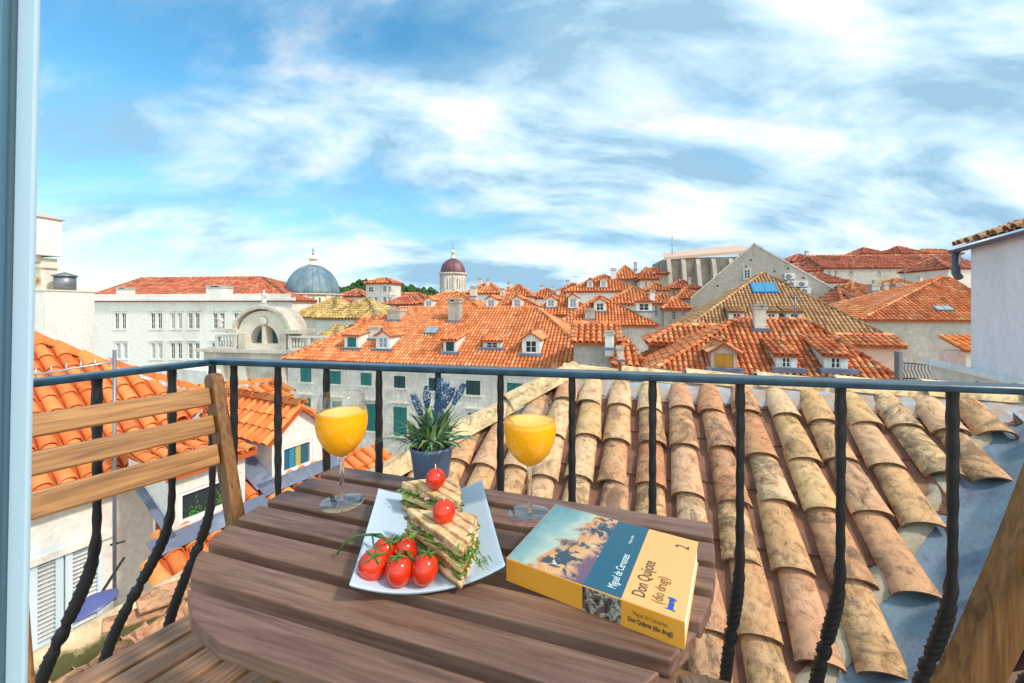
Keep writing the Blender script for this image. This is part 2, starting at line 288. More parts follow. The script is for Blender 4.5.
# ------------------------------------------------------------------ roofs, walls, houses
def inside(u, v, poly):
    c = False; n = len(poly)
    for i in range(n):
        x1, y1 = poly[i]; x2, y2 = poly[(i + 1) % n]
        if (y1 > v) != (y2 > v) and u < (x2 - x1) * (v - y1) / (y2 - y1) + x1: c = not c
    return c
def tiles(mb, O, U, V, poly, s=0.24, row=0.36, seg=5, mi=0, fill=0.40, jit=1.0, thick=False, pan=None, off=0.0, rimcol=None, hf=0.92):
    O = Vector(O); U = Vector(U).normalized(); V = Vector(V).normalized(); Nn = U.cross(V)
    if Nn.z < 0: Nn = -Nn
    us = [p[0] for p in poly]; vs_ = [p[1] for p in poly]; rnd = random.Random(int(abs(O.x * 991 + O.y * 77 + O.z * 13)) + len(poly))
    nu = int((max(us) - min(us)) / s) + 2; nv = int((max(vs_) - min(vs_)) / row) + 2
    u0 = min(us) + s * 0.5 + off; v0 = min(vs_)
    for i in range(nu):
        uc = u0 + i * s
        cd = rnd.random()
        for j in range(nv):
            va = v0 + j * row; vc = va + row * 0.5
            if inside(uc, vc, poly):
                col = (min(1, max(0, rnd.random() * 0.8 + cd * 0.2)), rnd.random(), rnd.random())
                d = (rnd.random() - 0.5) * 0.05 * s * jit; d2 = (rnd.random() - 0.5) * 0.10 * s * jit; dl = (rnd.random() - 0.5) * 0.09 * row * jit
                R0 = s * fill * (1 + (rnd.random() - 0.5) * 0.05 * jit); R1 = R0 * 0.80; b = len(mb.v); st = [(va - 0.03 * row + dl, R0, s * 0.13, d2), (va + row * 0.55, (R0 + R1) / 2, s * 0.085, (d + d2) / 2), (va + row * 1.22, R1, s * 0.02, d)]
                if not thick: st = [st[0], st[2]]
                for (vv, rr, lf, dd) in st:
                    for k in range(seg + 1):
                        a = math.pi * k / seg; mb.v.append(tuple(O + U * (uc + dd + rr * math.cos(a)) + V * vv + Nn * (rr * math.sin(a) * hf + lf)))
                for q in range(len(st) - 1):
                    for k in range(seg): mb.face((b + q * (seg + 1) + k, b + q * (seg + 1) + k + 1, b + (q + 1) * (seg + 1) + k + 1, b + (q + 1) * (seg + 1) + k), mi, col, True)
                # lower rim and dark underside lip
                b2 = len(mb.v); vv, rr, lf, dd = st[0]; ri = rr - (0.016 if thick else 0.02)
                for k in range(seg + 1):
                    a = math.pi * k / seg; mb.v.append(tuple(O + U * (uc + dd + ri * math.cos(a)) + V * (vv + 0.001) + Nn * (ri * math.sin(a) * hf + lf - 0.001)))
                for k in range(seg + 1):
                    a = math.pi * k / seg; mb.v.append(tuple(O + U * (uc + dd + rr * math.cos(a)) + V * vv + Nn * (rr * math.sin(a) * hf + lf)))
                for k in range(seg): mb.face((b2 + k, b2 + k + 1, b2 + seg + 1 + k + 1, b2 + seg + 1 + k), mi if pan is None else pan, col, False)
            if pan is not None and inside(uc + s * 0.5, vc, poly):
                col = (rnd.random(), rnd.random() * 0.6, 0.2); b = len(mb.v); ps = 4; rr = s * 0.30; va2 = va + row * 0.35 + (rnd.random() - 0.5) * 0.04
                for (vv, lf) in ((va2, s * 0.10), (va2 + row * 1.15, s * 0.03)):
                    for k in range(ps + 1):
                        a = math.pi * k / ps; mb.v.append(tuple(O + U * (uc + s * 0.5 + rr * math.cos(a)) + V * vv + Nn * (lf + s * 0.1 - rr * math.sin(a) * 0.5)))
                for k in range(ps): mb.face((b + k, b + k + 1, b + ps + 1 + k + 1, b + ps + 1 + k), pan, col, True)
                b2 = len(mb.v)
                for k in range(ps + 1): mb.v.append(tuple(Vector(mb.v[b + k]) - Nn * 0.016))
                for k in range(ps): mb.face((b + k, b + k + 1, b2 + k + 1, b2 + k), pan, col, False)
def ridge_tiles(mb, A, B, rad=0.13, L=0.42, mi=0, seg=6, jit=1.0, lift=0.03):
    A = Vector(A); B = Vector(B); d = B - A; n = max(1, int(d.length / L)); t = d.normalized(); x = t.cross(Vector((0, 0, 1))).normalized(); up = x.cross(t)
    rnd = random.Random(int(d.length * 1000))
    for i in range(n):
        col = (rnd.random(), rnd.random(), rnd.random()); b = len(mb.v)
        for (f, r, lf) in ((i - 0.05, rad * 1.0, 0.022), (i + 1.1, rad * 0.84, 0.0)):
            c = A + t * (f * d.length / n) + up * (lf + lift) + x * ((rnd.random() - 0.5) * 0.1 * rad * jit)
            for rr in (r, r - 0.016):
                for k in range(seg + 1):
                    a = math.pi * k / seg; mb.v.append(tuple(c + x * (rr * math.cos(a)) + up * (rr * math.sin(a))))
        m = seg + 1
        for k in range(seg):
            mb.face((b + k, b + k + 1, b + 2 * m + k + 1, b + 2 * m + k), mi, col, True); mb.face((b + k, b + k + 1, b + m + k + 1, b + m + k), mi, col)
            mb.face((b + 2 * m + k, b + 2 * m + k + 1, b + 3 * m + k + 1, b + 3 * m + k), mi, col)
def panel(mb, O, X, W, z0, z1, holes, Nn, depth=0.18, mi=0):
    """wall sheet with real openings: holes = (x0,x1,za,zb)"""
    O = Vector(O); X = Vector(X).normalized(); Nn = Vector(Nn).normalized()
    holes = [(max(0.02, h[0]), min(W - 0.02, h[1]), max(z0 + 0.02, h[2]), min(z1 - 0.02, h[3])) for h in holes]
    xs = sorted({0, W} | {h[0] for h in holes} | {h[1] for h in holes}); zs = sorted({z0, z1} | {h[2] for h in holes} | {h[3] for h in holes})
    pt = lambda x, z, d=0: O + X * x + Vector((0, 0, z)) - Nn * d
    for i in range(len(xs) - 1):
        for j in range(len(zs) - 1):
            xc = (xs[i] + xs[i + 1]) / 2; zc_ = (zs[j] + zs[j + 1]) / 2
            if any(h[0] < xc < h[1] and h[2] < zc_ < h[3] for h in holes): continue
            mb.quad([pt(xs[i], zs[j]), pt(xs[i + 1], zs[j]), pt(xs[i + 1], zs[j + 1]), pt(xs[i], zs[j + 1])], mi)
    for (a, b, c, d) in holes:
        for q in (((a, c), (b, c)), ((b, c), (b, d)), ((b, d), (a, d)), ((a, d), (a, c))):
            mb.quad([pt(*q[0]), pt(*q[1]), pt(*q[1], depth), pt(*q[0], depth)], mi)
def window_mesh(x0, x1, z0, z1, style, y=0.0, arch=False):
    """local: facade plane at y (outside is -y). returns MB. mats: 0 pane 1 frame 2 shutter 3 stone"""
    mb = MB(); w_ = x1 - x0; h = z1 - z0
    mb.box((x0 - 0.01, y + 0.12, z0), (x1 + 0.01, y + 0.15, z1), 0)
    if style in ('shut', 'half'):
        n = 2
        for i in range(n):
            a = x0 + w_ * i / n + 0.01; b = x0 + w_ * (i + 1) / n - 0.01
            mb.box((a, y - 0.0, z0 + 0.02), (b, y + 0.05, z1 - 0.02), 2)
            k = max(3, int(h / 0.16))
            for q in range(k):
                zz_ = z0 + 0.06 + (h - 0.12) * (q + 0.3) / k; mb.box((a + 0.04, y - 0.014, zz_), (b - 0.04, y - 0.002, zz_ + (h / k) * 0.5), 2)
    else:
        t = 0.05 if w_ > 0.5 else 0.035
        for (a, b, c, d) in ((x0, x0 + t, z0, z1), (x1 - t, x1, z0, z1), (x0 + t, x1 - t, z0, z0 + t), (x0 + t, x1 - t, z1 - t, z1)):
            mb.box((a, y + 0.06, c), (b, y + 0.118, d), 1)
        mb.box(((x0 + x1) / 2 - t * 0.5, y + 0.07, z0 + t), ((x0 + x1) / 2 + t * 0.5, y + 0.116, z1 - t), 1)
        for q in range(1, 3 if h > 0.9 else 2):
            zc_ = z0 + h * q / (3 if h > 0.9 else 2); mb.box((x0 + t, y + 0.08, zc_ - 0.015), (x1 - t, y + 0.114, zc_ + 0.015), 1)
    if style != 'bare':
        mb.box((x0 - 0.12, y - 0.08, z0 - 0.10), (x1 + 0.12, y - 0.003, z0 - 0.0), 3)
        if h > 1.2: mb.box((x0 - 0.18, y - 0.12, z1 + 0.22), (x1 + 0.18, y - 0.003, z1 + 0.32), 3)
        for (a, b) in ((x0 - 0.11, x0 - 0.0), (x1 + 0.0, x1 + 0.11)): mb.box((a, y - 0.025, z0 + 0.001), (b, y - 0.004, z1), 3)
        mb.box((x0 - 0.11, y - 0.025, z1 + 0.001), (x1 + 0.11, y - 0.004, z1 + 0.11), 3)
    return mb
class House:
    def __init__(s, name, label, cat, eave, Y, ang, right, wall='plaster white', roof='tile city', group=None, base=-14.0, W=None):
        s.O = P(eave[0], eave[1], Y); s.a = R(ang); s.X = Vector((math.cos(s.a), math.sin(s.a), 0)); s.D = Vector((-math.sin(s.a), math.cos(s.a), 0))
        s.root = empty(name, (s.O.x, s.O.y, base), s.a, label, cat, group); s.bz = s.O.z - base; s.base = base
        s.W = W if W else s.lx(right); s.wall = wall; s.roof = roof; s.holes = []; s.wins = []; s.sideholes = []
    # all local coordinates: x along facade, y depth, z relative to the eave
    def lx(s, px, y=0):
        u = (px - HX) / F; O = s.O + s.D * y; den = s.X.x - u * s.X.y; return (u * O.y - O.x) / den
    def lz(s, px, py, y=0):
        x = s.lx(px, y); Y = (s.O + s.X * x + s.D * y).y; return -(py - HY) / F * Y - s.O.z
    def wpt(s, x, y, z): return s.O + s.X * x + s.D * y + Vector((0, 0, z))
    def L(s, x, y, z): return Vector((x, y, z + s.bz))
    def win(s, px0, py0, px1, py1, style='shut', pane='pane dark', frame='frame white', shut='shutter green', stn='stone pale', label=None):
        x0 = s.lx(px0); x1 = s.lx(px1); xm = (px0 + px1) / 2; z1 = s.lz(xm, py0); z0 = s.lz(xm, py1)
        s.holes.append((x0, x1, z0, z1)); s.wins.append((x0, x1, z0, z1, style, pane, frame, shut, stn, label))
    def build(s, D=None, ridge=None, apex=None, rpx=None, slope=0.52, il=None, ir=None, over=0.25, tilesize=(0.26, 0.40), cornice=True, wallh=None, hipmat=None, faces='flr', seg=4, eavepath=True, stype='hip'):
        if ridge is not None:
            lo, hi = 0.5, 60
            for _ in range(40):
                m = (lo + hi) / 2; q = s.wpt(s.W / 2, m / 2, m / 2 * slope)
                if proj(q)[1] > ridge: lo = m
                else: hi = m
            D = lo
            if rpx: il = s.lx(rpx[0], D / 2); ir = s.W - s.lx(rpx[1], D / 2)
        if apex is not None:
            lo, hi = 0.5, 60
            for _ in range(40):
                m = (lo + hi) / 2; q = s.wpt(s.lx(apex[0], m / 2), m / 2, m / 2 * slope)
                if proj(q)[1] > apex[1]: lo = m
                else: hi = m
            D = lo; il = s.lx(apex[0], D / 2); ir = s.W - il
        s.Dp = D; s.slope = slope; il = D / 2 if il is None else il; ir = D / 2 if ir is None else ir
        if il + ir > s.W: f = s.W / (il + ir); il *= f; ir *= f
        zr = D / 2 * slope; W = s.W; bz = -s.bz if wallh is None else -wallh; s.zr = zr
        mb = MB(); panel(mb, s.L(0, 0, 0), (1, 0, 0), W, bz, 0, s.holes, (0, -1, 0))
        mb.quad([s.L(0, D, 0), s.L(0, D, bz), s.L(0, 0, bz), s.L(0, 0, 0)] if il > 0.01 else [s.L(0, D, 0), s.L(0, D, bz), s.L(0, 0, bz), s.L(0, 0, 0), s.L(0, D / 2, zr)])
        mb.quad([s.L(W, 0, 0), s.L(W, 0, bz), s.L(W, D, bz), s.L(W, D, 0)] if ir > 0.01 else [s.L(W, 0, 0), s.L(W, 0, bz), s.L(W, D, bz), s.L(W, D, 0), s.L(W, D / 2, zr)])
        mb.quad([s.L(0, D, 0), s.L(0, D, bz), s.L(W, D, bz), s.L(W, D, 0)])
        if cornice:
            mb.box(s.L(-0.10, -0.12, -0.22), s.L(W + 0.10, -0.003, -0.06)); mb.box(s.L(W + 0.003, -0.12, -0.22), s.L(W + 0.12, D, -0.06)); mb.box(s.L(-0.12, -0.12, -0.22), s.L(-0.003, D, -0.06))
        mb.build('wall', MATS[s.wall], s.root, fix=False)
        # roof
        rb = MB(); e = over; ze = -over * slope
        A = s.L(-e if il > 0.01 else -0.12, -e, ze); B = s.L(W + (e if ir > 0.01 else 0.12), -e, ze); Cc = s.L(W + (e if ir > 0.01 else 0.12), D + e, ze); Dd = s.L(-e if il > 0.01 else -0.12, D + e, ze)
        RL = s.L(il if il > 0.01 else -0.12, D / 2, zr); RR = s.L(W - ir if ir > 0.01 else W + 0.12, D / 2, zr)
        fs = [(A, B, RR, RL)]
        fs.append((Cc, Dd, RL, RR))
        if il > 0.01: fs.append((Dd, A, RL))
        if ir > 0.01: fs.append((B, Cc, RR))
        for q in fs: rb.quad([p + Vector((0, 0, 0.0)) for p in q], 1)
        for q in (((A, B), ), ((B, Cc), ), ((Cc, Dd), ), ((Dd, A), )):
            a_, b_ = q[0]; rb.quad([a_, b_, b_ - Vector((0, 0, 0.10)), a_ - Vector((0, 0, 0.10))], 1)
        rb.quad([A - Vector((0, 0, 0.1)), B - Vector((0, 0, 0.1)), Cc - Vector((0, 0, 0.1)), Dd - Vector((0, 0, 0.1))], 1)
        s_, r_ = tilesize
        def face_tiles(a_, b_, c_, d_=None):
            U = (b_ - a_).normalized(); pts = [a_, b_, c_] + ([d_] if d_ is not None else []); nrm = (b_ - a_).cross(c_ - a_).normalized(); V = nrm.cross(U)
            poly = [((p - a_).dot(U), (p - a_).dot(V)) for p in pts]; tiles(rb, a_, U, V, poly, s_, r_, seg, 0)
        if 'f' in faces: face_tiles(A, B, RR, RL)
        if 'l' in faces and il > 0.01: face_tiles(Dd, A, RL)
        if 'r' in faces and ir > 0.01: face_tiles(B, Cc, RR)
        rr = s_ * 0.5
        if (RR - RL).length > 0.3: ridge_tiles(rb, RL, RR, rr, r_)
        if il > 0.01: ridge_tiles(rb, A, RL, rr, r_); ridge_tiles(rb, Dd, RL, rr, r_)
        else: ridge_tiles(rb, A, RL, rr * 0.8, r_)
        if ir > 0.01: ridge_tiles(rb, B, RR, rr, r_); ridge_tiles(rb, Cc, RR, rr, r_)
        else: ridge_tiles(rb, B, RR, rr * 0.8, r_)
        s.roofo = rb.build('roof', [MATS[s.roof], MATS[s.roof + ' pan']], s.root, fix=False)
        for (x0, x1, z0, z1, style, pane, frame, shut, stn, lab) in s.wins:
            b = window_mesh(x0, x1, z0 + s.bz, z1 + s.bz, style); o = b.build('window', [MATS[pane], MATS[frame], MATS[shut], MATS[stn]], s.root)
            if lab: o['label'] = lab
        return s
    def hit(s, px, py):
        """ray through pixel meets the front roof slope: local x,y,z"""
        d = Vector(((px - HX) / F, 1, -(py - HY) / F)); n = Vector((0, -s.slope, 1)); nw = s.D * (-s.slope) + Vector((0, 0, 1))
        t = nw.dot(s.O) / nw.dot(d); q = d * t - s.O; return Vector((q.dot(s.X), q.dot(s.D), q.z))
    def dormer(s, px0, px1, pytop, pybot, kind='shed', pane='pane dark', style='open', shut='shutter green', wall='plaster white', roof=None, pitch=0.22, rise=0.42, wf=0.62):
        q = s.hit((px0 + px1) / 2, pybot); y = q.y; Yd = s.wpt(q.x, q.y, q.z).y; x0 = s.lx(px0, y); x1 = s.lx(px1, y); z0 = q.z; h = (pybot - pytop) / F * Yd
        roof = roof or s.roof; mb = MB(); t = pitch; w_ = x1 - x0
        if kind == 'shed':
            dep = min((h) / max(0.05, s.slope - t), 6)
            zb = z0 + h + dep * t
            mb_pts = lambda x: [s.L(x, y, z0), s.L(x, y, z0 + h), s.L(x, y + dep, z0 + dep * s.slope)]
            panel(mb, s.L(x0, y, z0), (1, 0, 0), w_, 0, h, [(w_ * (0.5 - wf / 2), w_ * (0.5 + wf / 2), h * 0.14, h * 0.86)], (0, -1, 0), 0.08)
            mb.quad(list(reversed(mb_pts(x0)))); mb.quad(mb_pts(x1))
        else:
            hr = w_ / 2 * rise * 1.6; dep = (h) / s.slope; depr = (h + hr) / s.slope
            panel(mb, s.L(x0, y, z0), (1, 0, 0), w_, 0, h, [(w_ * (0.5 - wf / 2), w_ * (0.5 + wf / 2), h * 0.14, h * 0.9)], (0, -1, 0), 0.08)
            mb.quad([s.L(x0, y, z0 + h), s.L(x1, y, z0 + h), s.L((x0 + x1) / 2, y, z0 + h + hr)])
            for x in (x0, x1): mb.quad([s.L(x, y, z0), s.L(x, y, z0 + h), s.L(x, y + dep, z0 + h)])
        part = mb.build('dormer', MATS[wall], s.root)
        # lead apron and flashing round the foot
        lb = MB(); lb.box(s.L(x0 - 0.2, y - 0.28, z0 - 0.28 * s.slope + 0.10), s.L(x1 + 0.2, y - 0.01, z0 + 0.10))
        lb.build('flashing', MATS['lead'], part)
        rb = MB(); e = 0.14
        if kind == 'shed':
            a_ = s.L(x0 - e, y - e, z0 + h - e * t + 0.03); b_ = s.L(x1 + e, y - e, z0 + h - e * t + 0.03); c_ = s.L(x1 + e, y + dep, z0 + h + dep * t + 0.03); d_ = s.L(x0 - e, y + dep, z0 + h + dep * t + 0.03)
            rb.quad([a_, b_, c_, d_], 1); rb.quad([a_, b_, b_ - Vector((0, 0, 0.08)), a_ - Vector((0, 0, 0.08))], 1)
            U = Vector((1, 0, 0)); V = (d_ - a_).normalized(); tiles(rb, a_, U, V, [(0, 0), ((b_ - a_).length, 0), ((b_ - a_).length, (c_ - b_).length), (0, (c_ - b_).length)], 0.22, 0.34, 4, 0)
        else:
            xm = (x0 + x1) / 2; zt = z0 + h + hr + 0.04; zl = z0 + h + 0.04 - e * hr / (w_ / 2)
            for sg, xe in ((-1, x0 - e), (1, x1 + e)):
                a_ = s.L(xe, y - e, zl); b_ = s.L(xe, y + dep, zl); c_ = s.L(xm, y + depr, zt); d_ = s.L(xm, y - e, zt)
                rb.quad([a_, b_, c_, d_], 1); rb.quad([a_, d_, d_ - Vector((0, 0, 0.07)), a_ - Vector((0, 0, 0.07))], 1)
                U = Vector((0, 1, 0)); V = (d_ - a_).normalized(); tiles(rb, a_, U, V, [(0, 0), (dep + e, 0), (depr + e, (d_ - a_).length), (0, (d_ - a_).length)], 0.26, 0.4, 4, 0)
            ridge_tiles(rb, s.L(xm, y - e, zt), s.L(xm, y + depr, zt), 0.11, 0.35)
        rb.build('dormer_roof', [MATS[roof], MATS[roof + ' pan']], part, fix=False)
        a = x0 + w_ * (0.5 - wf / 2); b = x0 + w_ * (0.5 + wf / 2); zz0 = z0 + h * 0.14 + s.bz; zz1 = z0 + h * (0.86 if kind == 'shed' else 0.9) + s.bz
        wm = MB(); wm.box((a, y + 0.05, zz0), (b, y + 0.07, zz1), 0)
        if style == 'shut':
            wm.box((a + 0.02, y + 0.01, zz0 + 0.02), ((a + b) / 2 - 0.008, y + 0.045, zz1 - 0.02), 2); wm.box(((a + b) / 2 + 0.008, y + 0.01, zz0 + 0.02), (b - 0.02, y + 0.045, zz1 - 0.02), 2)
            k = 7
            for i in range(k): wm.box((a + 0.05, y + 0.002, zz0 + (zz1 - zz0) * (i + 0.4) / (k + .2)), (b - 0.05, y + 0.009, zz0 + (zz1 - zz0) * (i + 0.8) / (k + .2)), 2)
        else:
            f_ = 0.045; wm.box((a, y + 0.02, zz0), (a + f_, y + 0.048, zz1), 1); wm.box((b - f_, y + 0.02, zz0), (b, y + 0.048, zz1), 1); wm.box(((a + b) / 2 - f_ / 2, y + 0.02, zz0), ((a + b) / 2 + f_ / 2, y + 0.047, zz1), 1)
            wm.box((a, y + 0.021, zz0), (b, y + 0.046, zz0 + f_), 1); wm.box((a, y + 0.021, zz1 - f_), (b, y + 0.046, zz1), 1); wm.box((a, y + 0.022, (zz0 + zz1) / 2 - 0.012), (b, y + 0.045, (zz0 + zz1) / 2 + 0.012), 1)
        wm.build('window', [MATS[pane], MATS['frame white'], MATS[shut]], part)
        return part
    def chimney(s, px0, px1, pytop, pybot, m='plaster cream', cap='stone grey', pot=True):
        q = s.hit((px0 + px1) / 2, pybot); Yd = s.wpt(q.x, q.y, q.z).y; y = q.y; x0 = s.lx(px0, y); x1 = s.lx(px1, y); w_ = x1 - x0; h = (pybot - pytop) / F * Yd
        mb = MB(); mb.box(s.L(x0, y, q.z - 0.3), s.L(x1, y + w_ * 0.8, q.z + h * 0.8), 0); mb.box(s.L(x0 - 0.06, y - 0.06, q.z + h * 0.8 + 0.002), s.L(x1 + 0.06, y + w_ * 0.8 + 0.06, q.z + h * 0.8 + 0.1), 1)
        for (a, b) in ((x0 + 0.02, x0 + w_ * 0.22), (x1 - w_ * 0.22, x1 - 0.02)): mb.box(s.L(a, y + 0.02, q.z + h * 0.8 + 0.102), s.L(b, y + w_ * 0.78, q.z + h * 0.93), 0)
        mb.box(s.L(x0 - 0.04, y - 0.04, q.z + h * 0.93 + 0.002), s.L(x1 + 0.04, y + w_ * 0.8 + 0.04, q.z + h), 1)
        mb.box(s.L(x0 - 0.12, y - 0.2, q.z - 0.2 * s.slope + 0.09), s.L(x1 + 0.12, y - 0.07, q.z + 0.12), 2)
        return mb.build('chimney', [MATS[m], MATS[cap], MATS['lead']], s.root)
    def skylight(s, px0, py0, px1, py1, m='pane grey', fr='grey metal'):
        a = s.hit(px0, py1); b = s.hit(px1, py0); sl = s.slope; mb = MB()
        n = Vector((0, -sl, 1)).normalized(); U = Vector((1, 0, 0)); V = Vector((0, 1, sl)).normalized(); O = s.L(a.x, a.y, a.z); w_ = b.x - a.x; h = (b.y - a.y) * math.sqrt(1 + sl * sl)
        M = Matrix.Translation(O) @ Matrix((U, V, n)).transposed().to_4x4()
        mb.box((0, 0, 0.02), (w_, h, 0.16), 1, M=M); mb.box((0.07, 0.07, 0.161), (w_ / 2 - 0.03, h - 0.07, 0.17), 0, M=M); mb.box((w_ / 2 + 0.03, 0.07, 0.161), (w_ - 0.07, h - 0.07, 0.17), 0, M=M)
        return mb.build('skylight', [MATS[m], MATS[fr]], s.root)
# ------------------------------------------------------------------ setting
def sheet(name, size, z, m, cx=0, cy=0, nx=1, f=None):
    mb = MB(); n = nx
    for j in range(n + 1):
        for i in range(n + 1):
            x = cx + (i / n - 0.5) * size[0]; y = cy + (j / n - 0.5) * size[1]; mb.v.append((x, y, z + (f(x, y) if f else 0)))
    for j in range(n):
        for i in range(n): mb.face((j * (n + 1) + i, j * (n + 1) + i + 1, (j + 1) * (n + 1) + i + 1, (j + 1) * (n + 1) + i), 0, smooth=bool(f))
    return mb.build(name, m)
plaster('paving', (0.42, 0.39, 0.35), (0.25, 0.23, 0.2), 0.6, 0.4, False)
meta(sheet('ground', (9000, 9000), -14.0, MATS['paving'], 0, 2000), kind='structure')
m = mat('hill green', (0.035, 0.07, 0.025), 0.95, spec=0.05); nn = N(m); v = nn.coord(); a = nn.noise(v, 0.12, 9, 0.75); nn.base(nn.ramp(a, [(0.35, (0.015, 0.04, 0.015)), (0.6, (0.06, 0.11, 0.035)), (0.8, (0.16, 0.15, 0.09))]))
def hillf(x, y):
    d = math.exp(-((x + 165) / 75) ** 2 - ((y - 500) / 120) ** 2) * 41 + math.exp(-((x + 80) / 45) ** 2 - ((y - 480) / 100) ** 2) * 14
    return max(-0.5, d + 5.5 * noise.noise(Vector((x * 0.05, y * 0.05, 0))) * min(1, d / 10))
meta(sheet('hill', (700, 420), -13.9, m, -80, 560, 110, hillf), kind='structure')
def risef(x, y): return 13.5 * max(0, min(1, (y - 50) / 60)) * max(0, min(1, (x - 5 + (y - 60) * 0.15) / 40)) + 0.8 * noise.noise(Vector((x * 0.06, y * 0.06, 3)))
meta(sheet('terrain', (260, 200), -13.9, MATS['paving'], 100, 130, 50, risef), kind='structure')
# wooded hill: separate trees on its skyline
mb = MB(); rnd = random.Random(4)
for i in range(900):
    x = rnd.uniform(-240, 20); y = rnd.uniform(400, 470); z = -13.9 + hillf(x, y); r = rnd.uniform(1.6, 3.4)
    if hillf(x, y) < 4: continue
    b = len(mb.v); k = 6
    for (rr, zz_) in ((0.75, 0.2), (1.0, 0.8), (0.7, 1.5), (0.15, 2.0)):
        for q in range(k):
            an = 2 * math.pi * q / k + rnd.random() * 0.6; mb.v.append((x + rr * r * math.cos(an) * rnd.uniform(.8, 1.2), y + rr * r * math.sin(an), z + zz_ * r * rnd.uniform(.85, 1.15)))
    for s_ in range(3):
        for q in range(k): mb.face((b + s_ * k + q, b + s_ * k + (q + 1) % k, b + (s_ + 1) * k + (q + 1) % k, b + (s_ + 1) * k + q))
meta(mb.build('far_wood', m, None), 'dark green wood covering the far hill between the two domes', 'woodland', None, 'stuff')

# ------------------------------------------------------------------ city houses
H = House
GR = 'tiled stone houses of the old town'
# main house with teal shutters
M1 = H('town_house', 'long pale house with teal shutters and orange dormered roof behind the left glass', 'house', (288, 357), 26.5, -14, 604, 'stone pale', 'tile city', GR)
for b in ((300.5, 368, 311.6, 382), (328.4, 371, 341, 384), (360.7, 373, 371.8, 385.5), (394, 376, 405.4, 388), (428.8, 378, 440, 391), (466, 380.5, 480.4, 395), (507, 383, 522, 398), (548, 386, 564, 402)):
    M1.win(*b, style='shut', shut='shutter dark' if b[0] > 390 and b[0] < 500 else 'shutter green')
for b in ((300.5, 398, 311, 423), (332, 401, 342, 426), (366, 404, 377, 431), (393.5, 407, 407, 436), (430, 410, 444, 440), (468, 413, 483, 444), (509, 417, 525, 449)): M1.win(*b, style='shut')
for b in ((301, 455, 311, 478), (333, 459, 343, 483), (367, 464, 378, 489), (395, 468, 408, 495)): M1.win(*b, style='shut')
M1.build(ridge=308, slope=0.50, tilesize=(0.23, 0.36), rpx=(400, 536))
M1.dormer(344.5, 359, 335.5, 349, 'shed', style='shut', shut='shutter green', pane='shutter green', pitch=0.15)
M1.dormer(376, 390, 336, 350, 'gable', pane='pane grey')
M1.dormer(443.5, 456.5, 340, 353, 'shed', style='shut', shut='shutter dark', pitch=0.15)
M1.dormer(483, 501, 341, 349, 'shed', pane='pane dark', pitch=0.18)
M1.dormer(522, 540, 339, 355, 'gable', pane='pane dark')
M1.chimney(387, 400, 309, 321, 'stone grey'); M1.chimney(369, 378, 327, 340, 'plaster white'); M1.chimney(448, 459, 298, 322, 'stone grey')
M1.skylight(423, 329, 441, 335)
# grey stone palazzo far left
B1 = H('palazzo', 'long white two storey palazzo with red roof and paired grey windows at far left', 'palazzo', (80, 300), 44, -6, 292, 'plaster white', 'tile red', GR)
for x in (114.5, 150.5, 170.5, 188, 213, 234): 
    for d in (0, 7): B1.win(x + d, 313, x + d + 4.6, 329, 'open', 'pane dark' if x != 170.5 else 'pane grey', stn='plaster white')
for x in (116, 151, 170.5, 188, 212, 233):
    for d in (0, 7): B1.win(x + d, 343, x + d + 4.6, 359, 'open', 'pane dark' if x not in (116, 151) else 'pane grey', stn='plaster white')
B1.build(ridge=278, slope=0.42, tilesize=(0.34, 0.5), rpx=(118, 262))
mb = MB(); mb.box(B1.L(-0.5, -0.5, -0.1), B1.L(B1.W + 0.5, -0.13, 0.2)); mb.box(B1.L(-0.1, -0.34, 0.202), B1.L(B1.W, -0.21, 0.34)); mb.box(B1.L(-0.1, -0.35, 0.351), B1.L(B1.W, -0.2, 0.62)); mb.build('parapet', MATS['plaster white'], B1.root)
B1.chimney(206, 222, 285, 300, 'plaster white'); B1.chimney(116, 126, 287, 300, 'plaster white')
for x in (130, 155, 178, 200, 250)[:0]: B1.skylight(x, 289, x + 12, 294, fr='blue metal')

# lookup house M2 (grey wall, hip roof) and its neighbours
M2 = H('town_house', 'grey walled house with an orange hipped roof, right of the long shuttered house', 'house', (560, 323), 32, -12, 655, 'stone pale', 'tile city', GR)
M2.win(653, 334, 656, 340, 'shut')
M2.build(ridge=296, slope=0.55, tilesize=(0.25, 0.38), ir=5.5, il=4)
M2.dormer(594, 606, 302, 312, 'gable'); M2.chimney(585, 595, 308, 320, 'stone grey')
M2.dormer(636, 652, 302, 312, 'shed', pane='pane dark', pitch=0.05)
# small gabled annex with teal door
A1 = H('annex_house', 'low annex with tiled roof and grey wall at the right end of the long roof', 'house', (574, 340), 20, -12, 618, 'stone grey', 'tile city', GR)
A1.build(D=3.2, slope=0.45, il=0.0, ir=0.0, tilesize=(0.30, 0.40))
A1.chimney(605, 614, 331, 350, 'plaster white')
A2 = H('annex_house', 'tiny orange tiled porch roof between two pale chimneys left of the brown wall', 'house', (618, 363), 18, -12, 640, 'plaster cream', 'tile city', GR)
A2.win(620, 366, 625, 376, 'shut'); A2.build(D=3.6, slope=0.5, tilesize=(0.30, 0.40)); A2.chimney(617, 623, 346, 362, 'plaster cream')
mb = MB(); g = P(622, 343, 20.6); mb.box((g.x - .32, g.y, g.z - .9), (g.x + .32, g.y + .06, g.z + .35)); sh = mb.build('teal_shutter', MATS['shutter green']); place_thing(sh, (g.x, g.y, g.z - .9)); sh.parent = A1.root; sh.matrix_parent_inverse = (Matrix.Translation(A1.root.location) @ Matrix.Rotation(A1.root.rotation_euler.z, 4, 'Z')).inverted(); sh.name = 'shutter'

